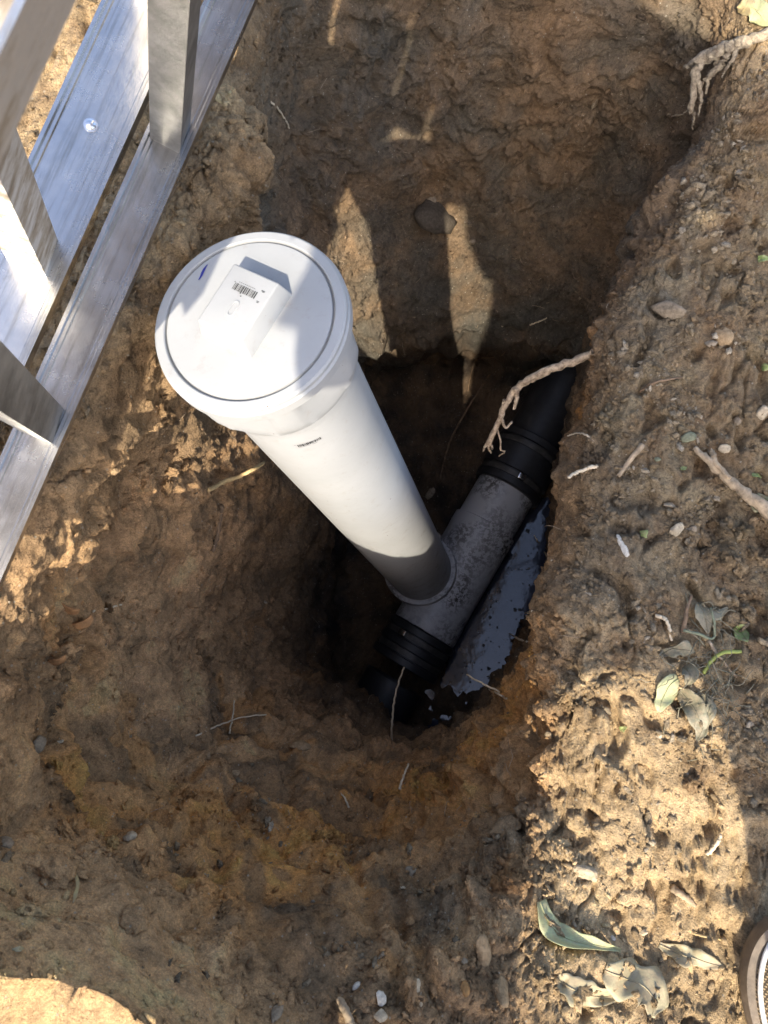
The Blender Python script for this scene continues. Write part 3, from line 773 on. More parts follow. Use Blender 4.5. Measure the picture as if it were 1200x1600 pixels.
# hands round the phone: palm and five fingers each
def hand(sx, wrist):
    wv = Vector(wrist); js = []; ed = []
    palm = wv+Vector((sx*-0.012, 0.05, 0.004))
    js += [tuple(wv)+(.024,), tuple((wv+palm)/2)+((.030, .018),), tuple(palm)+((.036, .016),)]; ed += [(0, 1), (1, 2)]
    o = skin_obj('hand', shift(js), ed, SKIN, per)
    for k in range(4):
        b0 = palm+Vector((sx*(0.024-0.016*k), 0.006-0.002*abs(k-1), 0)); ln = (0.068, 0.078, 0.072, 0.056)[k]
        d = Vector((sx*-0.45, 0.75, 0.1)).normalized(); d2 = Vector((sx*-0.9, 0.25, -0.35)).normalized()
        fj = [b0, b0+d*ln*0.42, b0+d*ln*0.42+d2*ln*0.32, b0+d*ln*0.42+d2*ln*0.32+Vector((sx*-0.5, -0.1, -0.85)).normalized()*ln*0.26]
        skin_obj('finger', shift([tuple(p)+(r,) for p, r in zip(fj, (.0095, .009, .008, .0065))]), [(0, 1), (1, 2), (2, 3)], SKIN, o).matrix_parent_inverse = Matrix()
    t0 = wv+Vector((sx*-0.022, 0.02, 0.008)); t1 = t0+Vector((sx*-0.022, 0.022, 0.012)); t2 = t1+Vector((sx*-0.012, 0.026, 0.004))
    skin_obj('thumb', shift([tuple(t0)+(.012,), tuple(t1)+(.0105,), tuple(t2)+(.008,)]), [(0, 1), (1, 2)], SKIN, o)
hand(-1, J[12][:3]); hand(1, J[16][:3])
# unseen hat, brim made wide to broaden the head's shadow, and face
HC = Vector(J[7][:3]); hm = pin @ Matrix.Translation(HC) @ Matrix.Rotation(math.radians(-10), 4, 'X')
def hatwave(r, zz, a): return r*(1+0.03*math.sin(2*a+1)+0.02*math.sin(3*a))
ppart('hat', *lathe([(0.19, 0.012), (0.195, 0.02), (0.15, 0.034), (0.112, 0.042), (0.106, 0.08), (0.098, 0.125), (0.07, 0.145), (0.001, 0.148)], 64, hatwave), STRAW, 40, per, hm)
for sx in (-1, 1):
    v, f = lathe([(0.0001, 0.011), (0.006, 0.0095), (0.0105, 0.004), (0.0115, -0.003)], 20)
    ppart('eye', v, f, PIPING, 60, per, hm @ Matrix.Translation((sx*0.033, 0.078, -0.012)) @ Matrix.Rotation(math.radians(-90), 4, 'X'))
    skin_obj('ear', [tuple(hm @ Vector((sx*0.088, 0.0, -0.035)))+(.014,), tuple(hm @ Vector((sx*0.096, -0.008, 0.0)))+(.018,)], [(0, 1)], SKIN, per)
skin_obj('nose', [tuple(hm @ Vector((0, 0.080, -0.01)))+(.010,), tuple(hm @ Vector((0, 0.103, -0.045)))+(.015,)], [(0, 1)], SKIN, per)
skin_obj('mouth', [tuple(hm @ Vector((-0.024, 0.078, -0.075)))+(.006,), tuple(hm @ Vector((0, 0.087, -0.074)))+(.008,), tuple(hm @ Vector((0.024, 0.078, -0.075)))+(.006,)], [(0, 1), (1, 2)], SKIN, per)
# shoes: lofted rubber sole, woven mesh upper with stripes and a silver piping line
def mesh_fabric():
    m, nt, b = mat_new('woven_mesh_fabric'); co = coords(nt)
    mp = N(nt, 'ShaderNodeMapping'); mp.inputs['Rotation'].default_value = (0, 0, 0.5); nt.links.new(co, mp.inputs[0])
    wv = N(nt, 'ShaderNodeTexWave'); wv.inputs['Scale'].default_value = 90; nt.links.new(mp.outputs[0], wv.inputs[0])
    w2 = N(nt, 'ShaderNodeTexWave'); w2.bands_direction = 'Y'; w2.inputs['Scale'].default_value = 90; nt.links.new(mp.outputs[0], w2.inputs[0])
    mx = N(nt, 'ShaderNodeMath', operation='MULTIPLY'); nt.links.new(wv.outputs[1], mx.inputs[0]); nt.links.new(w2.outputs[1], mx.inputs[1])
    r = ramp(nt, mx.outputs[0], [(0.05, (0.05, 0.035, 0.02)), (0.5, (0.30, 0.22, 0.12))])
    nt.links.new(r.outputs[0], b.inputs['Base Color']); b.inputs['Roughness'].default_value = 0.8
    bump(nt, b, mx.outputs[0], 0.8, 0.001); return m
FAB = mesh_fabric()
def shoe(toe, heel, side):
    T = Vector(toe); Hh = Vector(heel); d = (T-Hh); ln = d.length; d.normalize(); s = d.cross(Vector((0, 0, 1))).normalized()
    mm = pin @ Matrix((s, d, Vector((0, 0, 1)))).transposed().to_4x4(); mm.translation = pin @ Hh
    NL = 40
    def width(t):   # half width
        return 0.036+0.018*sstep(0.1, 0.72, np.float64(t)) if t < 0.72 else 0.054*math.sqrt(max(0, 1-((t-0.72)/0.285)**2))**0.9
    def hw(t): return float(width(t))*min(1, math.sqrt(max(0, t)/0.10)) if t < 0.10 else float(width(t))
    def cx(t): return -side*0.012*math.sin(math.pi*min(1, max(0, (t-0.25)/0.75)))
    def top(t): return float(0.052+0.075*sstep(0.62, 0.30, np.float64(t)))-(0.0 if t < 0.75 else 0.018*((t-0.75)/0.25)**2)
    ts = [0.002+0.996*(0.5-0.5*math.cos(math.pi*k/NL)) for k in range(NL+1)]
    def loft(name, ringf, mat, parent, ang=50, closed=True):
        v = []; f = []
        n_ = None
        for t in ts:
            ring = ringf(t); n_ = len(ring); v += [mm @ Vector(p) for p in ring]
        for i in range(NL):
            for k in range(n_ if closed else n_-1):
                k2 = (k+1) % n_; f.append((i*n_+k, i*n_+k2, (i+1)*n_+k2, (i+1)*n_+k))
        if closed: f += [tuple(range(n_)), tuple(range(NL*n_, NL*n_+n_))[::-1]]
        o = link(name, mesh_np(name, v, f), mat, parent); return sharp(o, ang)
    def sole_ring(t):
        a = hw(t)+0.007; lift = 0.012*max(0, (t-0.8)/0.2)**2
        prof = [(-a*0.93, 0), (a*0.93, 0), (a, 0.008), (a+0.001, 0.020), (a-0.002, 0.033), (a-0.010, 0.036), (-a+0.010, 0.036), (-a+0.002, 0.033), (-a-0.001, 0.020), (-a, 0.008)]
        return [(cx(t)+x, (t*(ln+0.014)-0.007), zz+lift) for x, zz in prof]
    def upper_ring(t):
        a = hw(t)-0.002; h = top(t); lift = 0.012*max(0, (t-0.8)/0.2)**2; fl = min(1, math.sin(math.pi*min(t, 1-t)*3) if min(t, 1-t) < 1/6 else 1)
        r = []
        for k in range(15):
            th = math.pi*k/14; x = math.cos(th); zz = math.sin(th)**0.8
            sq = 1.0 if h < 0.08 else 0.85+0.15*(1-zz)
            r.append((cx(t)+a*x*sq, t*ln, 0.030+lift+(h-0.02)*zz*(0.35+0.65*fl)))
        return r
    sh = loft('sole', sole_ring, SOLE, None); sh.name = 'shoe'; sh.parent = per
    up = loft('upper', upper_ring, FAB, sh, 80)
    def line(name, th, t0, t1, rad, mat, off=0.001):
        pts = []
        for k in range(28):
            t = t0+(t1-t0)*k/27; r = upper_ring(t); x = th*14; i = int(min(13, x)); fr = x-i
            p = Vector(r[i]).lerp(Vector(r[i+1]), fr); pts.append(mm @ (p+Vector((0, 0, off))))
        tube_obj(name, pts, [rad]*28, mat, sh, 8)
    for th in (0.12, 0.88): line('piping', th, 0.10, 0.985, 0.0032, PIPING)
    for th in (0.24, 0.34, 0.66, 0.76): line('stripe', th, 0.55, 0.955, 0.0022, SOLE)
    for k in range(5):
        t = 0.42+0.055*k
        pts = [mm @ (Vector(upper_ring(t)[i])+Vector((0, 0, 0.003))) for i in (5, 6, 7, 8, 9)]
        tube_obj('lace', pts, [0.0025]*5, PIPING, sh, 6)

def catm(pts, n):
    pts = [np.array(p, float) for p in pts]
    if len(pts) == 2: return [pts[0]*(1-t)+pts[1]*t for t in np.linspace(0, 1, n)]
    q_ = [2*pts[0]-pts[1]]+pts+[2*pts[-1]-pts[-2]]; o = []
    for t in np.linspace(0, len(pts)-1-1e-6, n):
        i = int(t); o.append(cr(q_[i], q_[i+1], q_[i+2], q_[i+3], t-i))
    return o
def tube_mesh(pts, rad, seg=8, rough=0.0, flat=1.0, seed=0):
    pts = [Vector(p) for p in pts]; n_ = len(pts); v = []; f = []
    up = Vector((0.3, 0.5, 0.81)); r_ = random.Random(seed)
    for i, p in enumerate(pts):
        t = (pts[min(i+1, n_-1)]-pts[max(i-1, 0)]).normalized()
        a = t.cross(up); a = a.normalized() if a.length > 1e-4 else Vector((1, 0, 0)); b_ = t.cross(a)
        for k in range(seg):
            an = 2*math.pi*k/seg; rr = rad[i]*(1+rough*(r_.random()-0.5)*2)
            v.append(p+a*math.cos(an)*rr+b_*math.sin(an)*rr*flat)
    for i in range(n_-1):
        for k in range(seg):
            k2 = (k+1) % seg; f.append((i*seg+k, i*seg+k2, (i+1)*seg+k2, (i+1)*seg+k))
    f += [tuple(range(seg))[::-1], tuple(range((n_-1)*seg, n_*seg))]
    return v, f
def tube_obj(name, pts, rad, mat, parent=None, seg=8, rough=0.0, flat=1.0, seed=0, ang=60):
    v, f = tube_mesh(pts, rad, seg, rough, flat, seed)
    o = link(name, mesh_np(name, v, f), mat, parent); return o
shoe((0.340, -0.255, gz(0.35, -0.3)+0.002), (0.400, -0.55, gr+0.002), 1)
shoe((-0.095, -0.465, gl+0.004), (-0.085, -0.765, gl+0.002), -1)
# unseen canvas bag added at the right hip to fill out the cast shadow
bag = bm_obj('shadow_bag', box_taper(0.13, 0.075, 0.115, 0.055, 0, 0.42), JACK, None, None, 0.03, 3)
bag.location = (0.30, -0.60, 0.88); tag(bag, 'olive canvas bag added at the hip of the person to cast shade', 'bag')
bm_obj('flap', box_taper(0.118, 0.062, 0.116, 0.060, 0.33, 0.43), DENIM, bag, None, 0.012, 2)
tube_obj('strap', catm([(-0.10, 0, 0.38), (-0.17, 0.03, 0.62), (-0.25, 0.02, 0.72), (-0.20, -0.10, 0.60), (-0.09, -0.04, 0.38)], 24), [0.012]*24, DENIM, bag, 8, 0, 0.3)
# the phone that took the picture sits just behind the lens
ph = bm_obj('phone', box_taper(0.037, 0.078, 0.037, 0.078, 0, 0.008), RUBBER, None, None, 0.003, 3)
ph.matrix_world = cam.matrix_world @ Matrix.Translation((0.004, -0.055, 0.012))
tag(ph, 'black phone held out over the hole in both hands', 'phone')

# ------------------------------------------------------------------ stones
def stone_mesh(seed, sub=3, rough=0.28, sharpn=0.0, lumpy=False):
    bm = bmesh.new(); bmesh.ops.create_icosphere(bm, subdivisions=sub, radius=1.0)
    off = Vector((seed*3.7, seed*1.3, seed*7.1))
    for v in bm.verts:
        d = v.co.normalized()
        k = 1+rough*mnoise.noise(d*1.1+off)+rough*0.55*mnoise.noise(d*2.7+off)+rough*0.25*mnoise.noise(d*6+off)
        if sharpn:   # chipped faces
            for c in range(7):
                h = Vector((mnoise.noise(off+Vector((c*5.1, 0, 0))), mnoise.noise(off+Vector((0, c*5.1, 0))), mnoise.noise(off+Vector((0, 0, c*5.1))))).normalized()
                k = min(k, 0.72/max(0.01, d.dot(h))) if d.dot(h) > 0.3 else k
        if lumpy: k += 0.10*abs(mnoise.noise(d*5+off))+0.07*mnoise.noise(d*11+off)+0.04*mnoise.noise(d*23+off)
        v.co = d*k
    me = bpy.data.meshes.new('stone'); bm.to_mesh(me); bm.free()
    me.polygons.foreach_set('use_smooth', [True]*len(me.polygons)); return me
def stone_mat(name, c, v=0.35): return simple(name, c, 0.95, spec=0.15, vary=v, vscale=160, bumpd=0.004, bscale=300)
SM = {'pale': stone_mat('pale_stone', (0.43, 0.35, 0.24)), 'grey': stone_mat('grey_stone', (0.27, 0.215, 0.15)), 'tan': stone_mat('tan_stone', (0.36, 0.25, 0.14)),
      'brown': stone_mat('brown_clod', (0.12, 0.08, 0.05)), 'white': stone_mat('whitish_stone', (0.55, 0.50, 0.42)), 'green': stone_mat('greenish_stone', (0.22, 0.22, 0.14)),
      'ochre': stone_mat('ochre_stone', (0.30, 0.17, 0.07)), 'dark': stone_mat('dark_stone', (0.10, 0.082, 0.062)), 'dry': stone_mat('dry_clod', (0.34, 0.26, 0.17), 0.25)}
STONES = [  # px, py, length px, width px, turn deg, material, chipped, sunk, label
 (1046, 484, 58, 32, -8, 'grey', 1, .25, 'pale jagged flake of stone high on the right bank'),
 (1131, 526, 27, 33, 10, 'tan', 0, .45, 'rounded tan stone on the right bank beside a small grey one'),
 (1112, 537, 21, 13, -10, 'grey', 1, .3, 'small grey stone touching the left of the rounded tan stone'),
 (1075, 684, 27, 18, 25, 'green', 1, .3, 'flat greenish stone above the tip of the splintered branch'),
 (1047, 791, 28, 17, 30, 'pale', 1, .25, 'pale wedge stone left of the splintered branch on bare soil'),
 (1054, 826, 27, 22, 35, 'pale', 1, .2, 'pale angular stone with gravel beside it on the right bank'),
 (1081, 829, 18, 15, 60, 'grey', 1, .3, 'grey lumpy stone just right of the pale angular stone'),
 (1131, 701, 19, 15, 0, 'pale', 1, .3, 'small pale stone above the splintered branch among fine gravel'),
 (1153, 658, 16, 14, 40, 'grey', 0, .35, 'small round grey stone near the right edge of the bank'),
 (1190, 645, 26, 20, 80, 'pale', 0, .4, 'half buried stone at the right edge above the branch'),
 (1027, 718, 10, 7, 0, 'green', 0, .3, 'tiny green pebble above the smooth brown stick'),
 (973, 852, 14, 38, 20, 'white', 1, .7, 'white crumbly streak of rock in grey soil near the rim'),
 (915, 1358, 44, 27, -12, 'pale', 0, .15, 'smooth pale stone with a black shadow in the sunlit strip'),
 (960, 1306, 66, 58, -25, 'dry', 1, .62, 'large flat dry clod in the middle of the sunlit strip'),
 (1010, 1200, 44, 30, 20, 'dry', 1, .6, 'dry clod at the top of the sunlit strip'),
 (985, 1402, 46, 30, 10, 'dry', 1, .65, 'dry clod low in the sunlit strip above the green leaves'),
 (1006, 1457, 16, 10, 0, 'pale', 1, .2, 'small pointed pale stone right of the bright green leaf'),
 (957, 1467, 9, 8, 0, 'white', 0, .2, 'tiny white pebble lying on the bright green leaf'),
 (755, 1492, 27, 68, 8, 'tan', 1, .25, 'long upright tan stone in the near edge'),
 (781, 1546, 22, 64, 2, 'tan', 0, .3, 'long narrow tan stone below the longest tan stone'),
 (653, 1552, 18, 56, 5, 'pale', 1, .3, 'thin pale standing stone at the near edge of the hole'),
 (593, 1560, 28, 22, -30, 'white', 1, .25, 'whitish angular stone, upper of a pair at the near edge'),
 (595, 1587, 22, 20, 20, 'pale', 1, .25, 'pale angular stone, lower of a pair at the near edge'),
 (557, 1543, 18, 16, 0, 'white', 1, .3, 'small whitish chip left of the whitish angular stone'),
 (726, 1545, 15, 22, 5, 'ochre', 0, .35, 'small orange brown stone between the tall tan stones'),
 (725, 1503, 14, 13, 30, 'grey', 1, .3, 'small bluish grey chip left of the longest tan stone'),
 (433, 1582, 20, 38, -25, 'grey', 1, .35, 'grey triangular stone at the foot of the near slope'),
 (640, 1362, 22, 18, 20, 'grey', 1, .3, 'grey crumbling lump on the ochre slope'),
 (205, 1310, 21, 18, 10, 'pale', 0, .2, 'small pale rounded stone alone on the left slope'),
 (468, 1167, 33, 20, -12, 'tan', 0, .35, 'pale yellow rounded stone on the slope below the dark pit'),
 (368, 1209, 18, 14, 20, 'tan', 1, .3, 'tan chip on the bright ochre patch of the slope'),
 (324, 1181, 12, 16, -20, 'tan', 1, .3, 'small tan chip above the ochre patch chip'),
 (126, 1352, 34, 15, -8, 'pale', 0, .3, 'upper pale stone of two stacked beside the brown clod'),
 (122, 1363, 36, 17, -12, 'grey', 0, .4, 'lower greyish stone of two stacked beside the brown clod'),
 (86, 1368, 58, 60, 15, 'brown', 0, .3, 'large brown clod on the left bank beside two stacked stones'),
 (52, 1350, 40, 36, 0, 'brown', 0, .4, 'lumpy brown clod at the left of the large brown clod'),
 (8, 1318, 26, 20, 0, 'grey', 0, .35, 'grey stone cut by the left edge of the picture'),
 (58, 1164, 27, 25, 10, 'grey', 0, .3, 'grey stone beside the dark burrow in the left wall'),
 (50, 1403, 20, 18, 0, 'brown', 0, .25, 'small red brown clod under the large brown clod'),
 (210, 1440, 44, 46, 25, 'brown', 0, .35, 'brown clod overhanging the dark gully in the near slope'),
 (360, 1560, 46, 40, 0, 'brown', 0, .45, 'brown clod below the tan near bank'),
 (178, 735, 14, 13, 0, 'tan', 0, .3, 'tan pebble in the left wall below the ladder'),
 (680, 340, 74, 54, 0, 'dark', 0, .5, 'big smooth dark boulder bedded in the far wall'),
 (674, 311, 17, 11, -15, 'grey', 0, .3, 'small grey pebble sitting on the big dark boulder'),
 (766, 404, 19, 15, 0, 'dark', 1, .35, 'dark reddish chip in the far wall right of the sunlit patch'),
 (738, 377, 10, 10, 0, 'grey', 0, .3, 'small grey pebble in the far wall right of the boulder'),
 (996, 382, 36, 22, 25, 'brown', 1, .4, 'brown slab of earth in the corner by the right rim'),
 (686, 843, 14, 22, 20, 'white', 1, .1, 'broken white shard behind the foot of the riser'),
 (722, 808, 30, 16, 40, 'grey', 1, .3, 'grey rubble lump behind the sewer fitting'),
 (675, 770, 26, 18, 30, 'grey', 1, .35, 'grey rubble lump farther up the dark pit floor'),
 (112, 760, 46, 50, 20, 'brown', 0, .55, 'large brown lump bulging from the left wall beside the ladder'),
 (145, 800, 44, 56, 10, 'brown', 1, .6, 'cracked brown lump in the left wall below the larger lump'),
 (790, 1290, 54, 40, 30, 'dark', 1, .6, 'black crumbly clod on the slope of the right rim'),
]
for k, (px, py, a, b_, turn, mt, chip, sunk, lab) in enumerate(STONES):
    loc, no, d_ = hit(px, py); s = ppm(loc)*1.0
    earth = mt in ('brown', 'dry') or 'clod' in lab
    me = stone_mesh(k+1, 4 if earth else 3, 0.42 if earth else 0.25, 0 if earth else chip, earth)
    if earth:
        me.materials.append(SOIL); ii, dd = min(((i_, (Pf[i_]-np.array(loc))@(Pf[i_]-np.array(loc))) for i_ in (int(np.argmin(((Pf-np.array(loc))**2).sum(1))),)), key=lambda t_: t_[1])
        ca = me.color_attributes.new('soil', 'FLOAT_COLOR', 'POINT'); ca.data.foreach_set('color', np.tile(np.append(C[ii]*(0.9 if mt == 'dark' else 1.08), 0.0), len(me.vertices)).astype(np.float32))
    else: me.materials.append(SM[mt])
    o = link('stone' if mt not in ('brown', 'dry') and 'clod' not in lab and 'lump' not in lab else 'clod', me)
    # picture-right direction dropped onto the surface
    right = Vector(ROT @ np.array([1, 0, 0])); t = (right-no*right.dot(no)).normalized(); bt = no.cross(t)
    hh = min(a, b_)*s*0.5*(0.55 if chip else 0.7)
    R_ = Matrix((t, bt, no)).transposed().to_4x4() @ Matrix.Rotation(math.radians(-turn if False else turn), 4, 'Z')
    cosv = max(0.45, abs(no.dot((CAMV-loc).normalized())))
    me.transform(Matrix.Diagonal((a*s*0.5, b_*s*0.5, hh, 1)))
    o.matrix_world = Matrix.Translation(loc+no*hh*(1-2*sunk)) @ R_
    tag(o, lab, 'stone' if o.name.startswith('stone') else 'clod')

# ------------------------------------------------------------------ roots and sticks
def ray_pt(px, py, off):
    loc, no, d_ = hit(px, py); d = (CAMV-loc).normalized(); return loc+d*off, no
def strand(name, label, cat, path, r0, r1, mat, n=24, wig=0.0012, seg=7, rough=0.12, seed=1, group=None, parent=None, sub=None):
    """path of (px, py, lift towards the viewer in metres)"""
    pts = [ray_pt(*p)[0] for p in path]; c = catm(pts, n); r_ = random.Random(seed)
    c = [Vector(p)+Vector((r_.uniform(-1, 1), r_.uniform(-1, 1), r_.uniform(-1, 1)))*wig for p in c]
    rad = [r0+(r1-r0)*k/(n-1) for k in range(n)]
    o = tube_obj(name, c, rad, mat, parent, seg, rough, 1.0, seed)
    if label: tag(o, label, cat, group)
    return o
def zpts(path): return [wpt(*p) for p in path]
def strandz(name, label, cat, path, r0, r1, mat, n=30, wig=0.001, seg=8, rough=0.12, seed=1, parent=None):
    c = catm(zpts(path), n); r_ = random.Random(seed)
    c = [Vector(p)+Vector((r_.uniform(-1, 1), r_.uniform(-1, 1), r_.uniform(-1, 1)))*wig for p in c]
    o = tube_obj(name, c, [r0+(r1-r0)*k/(n-1) for k in range(n)], mat, parent, seg, rough, 1.0, seed)
    if label: tag(o, label, cat)
    return o
# the forked root hanging over the pit
fr_ = strandz('forked_root', 'pale forked root reaching out from the right rim over the dark pit', 'root', [(985, 535, 1.16), (940, 549, 1.15), (900, 563, 1.15), (850, 581, 1.16), (812, 602, 1.18), (790, 632, 1.20), (775, 668, 1.23), (763, 694, 1.25)], .0075, .0042, ROOTM, 40, .0016, 9, .22, 3)
for k, (p, a, b_) in enumerate([([(763, 692, 1.25), (757, 699, 1.255), (755, 706, 1.26)], .003, .0014), ([(763, 692, 1.25), (764, 700, 1.255), (767, 708, 1.26)], .003, .0014), ([(764, 690, 1.25), (769, 698, 1.25), (769, 702, 1.25)], .0026, .0012),
        ([(806, 607, 1.18), (807, 622, 1.19), (803, 640, 1.20)], .0058, .0024), ([(788, 625, 1.195), (783, 648, 1.21), (790, 668, 1.22), (800, 659, 1.22)], .0034, .002), ([(776, 668, 1.23), (782, 690, 1.24), (782, 702, 1.25), (789, 706, 1.25), (779, 713, 1.26)], .0018, .001),
        ([(940, 548, 1.14), (928, 544, 1.13), (922, 552, 1.13), (932, 556, 1.13)], .002, .0012), ([(880, 570, 1.15), (850, 585, 1.165), (820, 600, 1.185)], .0042, .003)]):
    strandz('branch', None, None, p, a, b_, ROOTM, 16, .0007, 6, .2, 30+k, fr_)
# torn root in the top right corner
tr_ = strandz('torn_root', 'thick torn root hanging down the crack at the top right corner', 'root', [(1225, 40, 1.02), (1180, 60, 1.03), (1140, 72, 1.04), (1105, 88, 1.06)], .0075, .0095, ROOTG, 34, .0012, 10, .2, 5)
for k, (p, a, b_) in enumerate([([(1115, 84, 1.06), (1088, 98, 1.07), (1086, 130, 1.09), (1080, 165, 1.11), (1080, 176, 1.12)], .014, .006), ([(1140, 72, 1.04), (1128, 100, 1.06), (1108, 120, 1.08), (1103, 146, 1.10)], .011, .004), ([(1105, 88, 1.06), (1080, 100, 1.08), (1068, 106, 1.09)], .010, .003), ([(1098, 92, 1.065), (1090, 120, 1.08), (1096, 150, 1.10), (1092, 182, 1.12)], .008, .003), ([(1120, 84, 1.055), (1118, 112, 1.075), (1098, 128, 1.09), (1094, 160, 1.105)], .007, .002), ([(1150, 68, 1.035), (1146, 92, 1.05), (1134, 108, 1.06), (1128, 122, 1.07)], .007, .002), ([(1078, 172, 1.12), (1064, 178, 1.13), (1050, 181, 1.14)], .0016, .0008), ([(1085, 176, 1.12), (1083, 190, 1.13), (1082, 202, 1.14)], .0045, .003)]):
    strandz('branch', None, None, p, a*0.72, b_*0.5, ROOTG, 24, .0013, 9, .25, 50+k, tr_)
# splintered branch and sticks on the right bank
sp_ = strand('broken_branch', 'splintered pale branch lying on the right bank at the picture edge', 'branch', [(1085, 698, .008), (1110, 722, .012), (1145, 755, .014), (1175, 780, .014), (1215, 812, .012)], .0042, .0095, WOOD, 26, .0012, 9, .25, 7)
strand('splinter', None, None, [(1112, 706, .016), (1118, 722, .018), (1140, 748, .02)], .005, .003, WOOD, 14, .001, 7, .3, 8, parent=sp_)
strand('stick', 'smooth brown stick half pressed into the right rim', 'stick', [(1004, 694, .001), (985, 718, .004), (966, 744, .004)], .0045, .0032, WOOD, 16, .0004, 8, .1, 9)
strand('stick', 'short pale stick pressed into the lower sunlit strip', 'stick', [(1051, 1388, .005), (1068, 1400, .004), (1086, 1414, .0)], .0055, .004, WOOD, 14, .0005, 8, .15, 10)
strand('stick', 'dry straw stem standing among the wilted leaves', 'stick', [(1067, 990, .004), (1073, 955, .008), (1080, 930, .004)], .0038, .002, ROOTD, 16, .0006, 7, .2, 12)
strand('stick', 'dry bent stem right of the wilted leaves', 'stick', [(1108, 1002, .004), (1125, 1028, .006), (1150, 1058, .004)], .0022, .0018, ROOTM, 14, .0006, 6, .2, 13)
strand('stick', 'brown stick end poking out at the near edge', 'stick', [(530, 1562, .010), (540, 1578, .012), (548, 1602, .008)], .004, .005, WOOD, 14, .0006, 8, .15, 14)
strand('stem', 'arched yellow green stem on the right bank', 'stem', [(1099, 1052, .004), (1112, 1032, .010), (1130, 1020, .014), (1158, 1018, .006)], .0024, .0026, simple('green_stem', (0.27, 0.30, 0.06), 0.5), 20, .0004, 7, .06, 15)
strand('stem', 'pale green stem across the wilted leaves', 'stem', [(1068, 985, .008), (1090, 990, .012), (1114, 998, .010), (1116, 975, .012), (1110, 950, .010)], .0022, .0018, simple('grey_green_stem', (0.19, 0.20, 0.12), 0.7), 22, .0005, 6, .1, 16)
strand('stem', 'yellow grass stem at the right of the sunlit strip', 'stem', [(1082, 1458, .003), (1100, 1463, .006), (1126, 1468, .004)], .0016, .0013, ROOTY, 12, .0004, 6, .1, 17)
ROOTS = [
 ('straw coloured root crossing from the left wall to behind the riser', [(326, 766, .0), (345, 755, .03), (375, 744, .05), (395, 734, .07), (412, 722, .09)], .0036, .0022, ROOTY),
 ('short pale root standing on the ochre slope below the pit', [(624, 1233, .002), (630, 1215, .014), (638, 1194, .02)], .0018, .0012, ROOTM),
 ('thin root lying across the left slope', [(306, 1150, .003), (340, 1134, .007), (375, 1122, .007), (416, 1116, .003)], .0012, .0009, ROOTM),
 ('upright thin root crossing the one on the left slope', [(358, 1146, .004), (363, 1122, .016), (366, 1094, .02)], .0012, .0008, ROOTM),
 ('thin twisted root low on the right wall under the pale reaching root', [(792, 1092, .0), (774, 1082, .02), (755, 1072, .03)], .0013, .0008, ROOTM),
 ('pale root hooked over the upper end of the water', [(862, 876, .0), (850, 862, .02), (840, 845, .05), (834, 836, .07)], .0014, .0009, ROOTM),
 ('short root pair sticking from the right wall halfway down', [(824, 1004, .0), (808, 997, .02), (796, 990, .035)], .0019, .0011, ROOTM),
 ('thin curved root above the short root on the right wall', [(832, 955, .0), (820, 958, .02), (812, 957, .03)], .0012, .0008, ROOTM),
 ('bent pale root at the right rim above the pit', [(934, 728, .0), (918, 732, .015), (902, 738, .03), (888, 746, .05)], .0021, .0014, ROOTM),
 ('fine root on the rim above the bent pale root', [(928, 690, .0), (916, 680, .015), (902, 677, .025), (886, 681, .03)], .0011, .0007, ROOTM),
 ('long dark root hanging down the pit behind the riser', [(766, 584, .01), (742, 620, .03), (715, 665, .05), (698, 705, .05), (688, 748, .02)], .0022, .0014, ROOTD),
 ('thin dark root hanging beside the far coupling', [(868, 600, .01), (869, 640, .03), (866, 680, .04), (858, 710, .03)], .0016, .0011, ROOTD),
 ('branching root hanging at the far edge of the pit', [(790, 530, .002), (788, 552, .01), (770, 558, .01), (745, 562, .01), (735, 590, .02), (731, 612, .02)], .0016, .001, ROOTD),
 ('white hair root on the far wall near the ladder', [(424, 160, .003), (436, 172, .007), (447, 190, .007), (452, 200, .003)], .0013, .001, ROOTM),
 ('fine root tip on the far wall above the pit', [(828, 508, .002), (843, 502, .008), (854, 497, .006)], .0014, .0009, ROOTM),
 ('small root standing in the dark at the near lip of the pit', [(748, 1063, .003), (760, 1058, .01), (772, 1054, .012)], .0012, .0008, ROOTM),
 ('fine root on the ochre slope left of the clod', [(545, 1262, .002), (538, 1246, .007), (526, 1232, .005)], .0012, .0008, ROOTM),
 ('pale root arching over the sunlit strip right edge', [(1105, 1335, .003), (1120, 1318, .010), (1126, 1305, .008)], .0019, .0014, ROOTM),
 ('thin root along the lower left wall', [(145, 955, .003), (165, 951, .009), (190, 945, .004)], .0012, .0009, ROOTM),
 ('brown broken root running down the left wall by the riser', [(346, 790, .002), (342, 820, .008), (338, 845, .004), (332, 862, .002)], .004, .0025, ROOTD),
 ('brown root bedded in soil on the upper right rim', [(1000, 612, .001), (1025, 597, .004), (1068, 590, .002)], .0014, .001, ROOTD),
 ('curved pale root at the top of the sunlit strip', [(1025, 962, .002), (1042, 970, .008), (1049, 1000, .003)], .0018, .0014, ROOTM),
]
for k, (lab, p, a, b_, mt) in enumerate(ROOTS):
    strand('root', lab, 'root', p, a*(1.5 if a < 0.0025 else 1.1), b_*1.5, ROOTP if mt is ROOTM else mt, 26, .0009, 6, .18, 100+k)
strandz('root', 'long thin pale root dangling in front of the near black coupling', 'root', [(611, 1160, 1.70), (613, 1125, 1.66), (617, 1090, 1.65), (624, 1062, 1.64), (631, 1043, 1.64)], .0026, .0016, ROOTP, 26, .001, 6, .2, 77)
strandz('root', 'pale root reaching over the water from the right wall', 'root', [(800, 1092, 1.42), (775, 1078, 1.42), (750, 1066, 1.43), (730, 1054, 1.45)], .0024, .0014, ROOTP, 20, .001, 6, .2, 78)
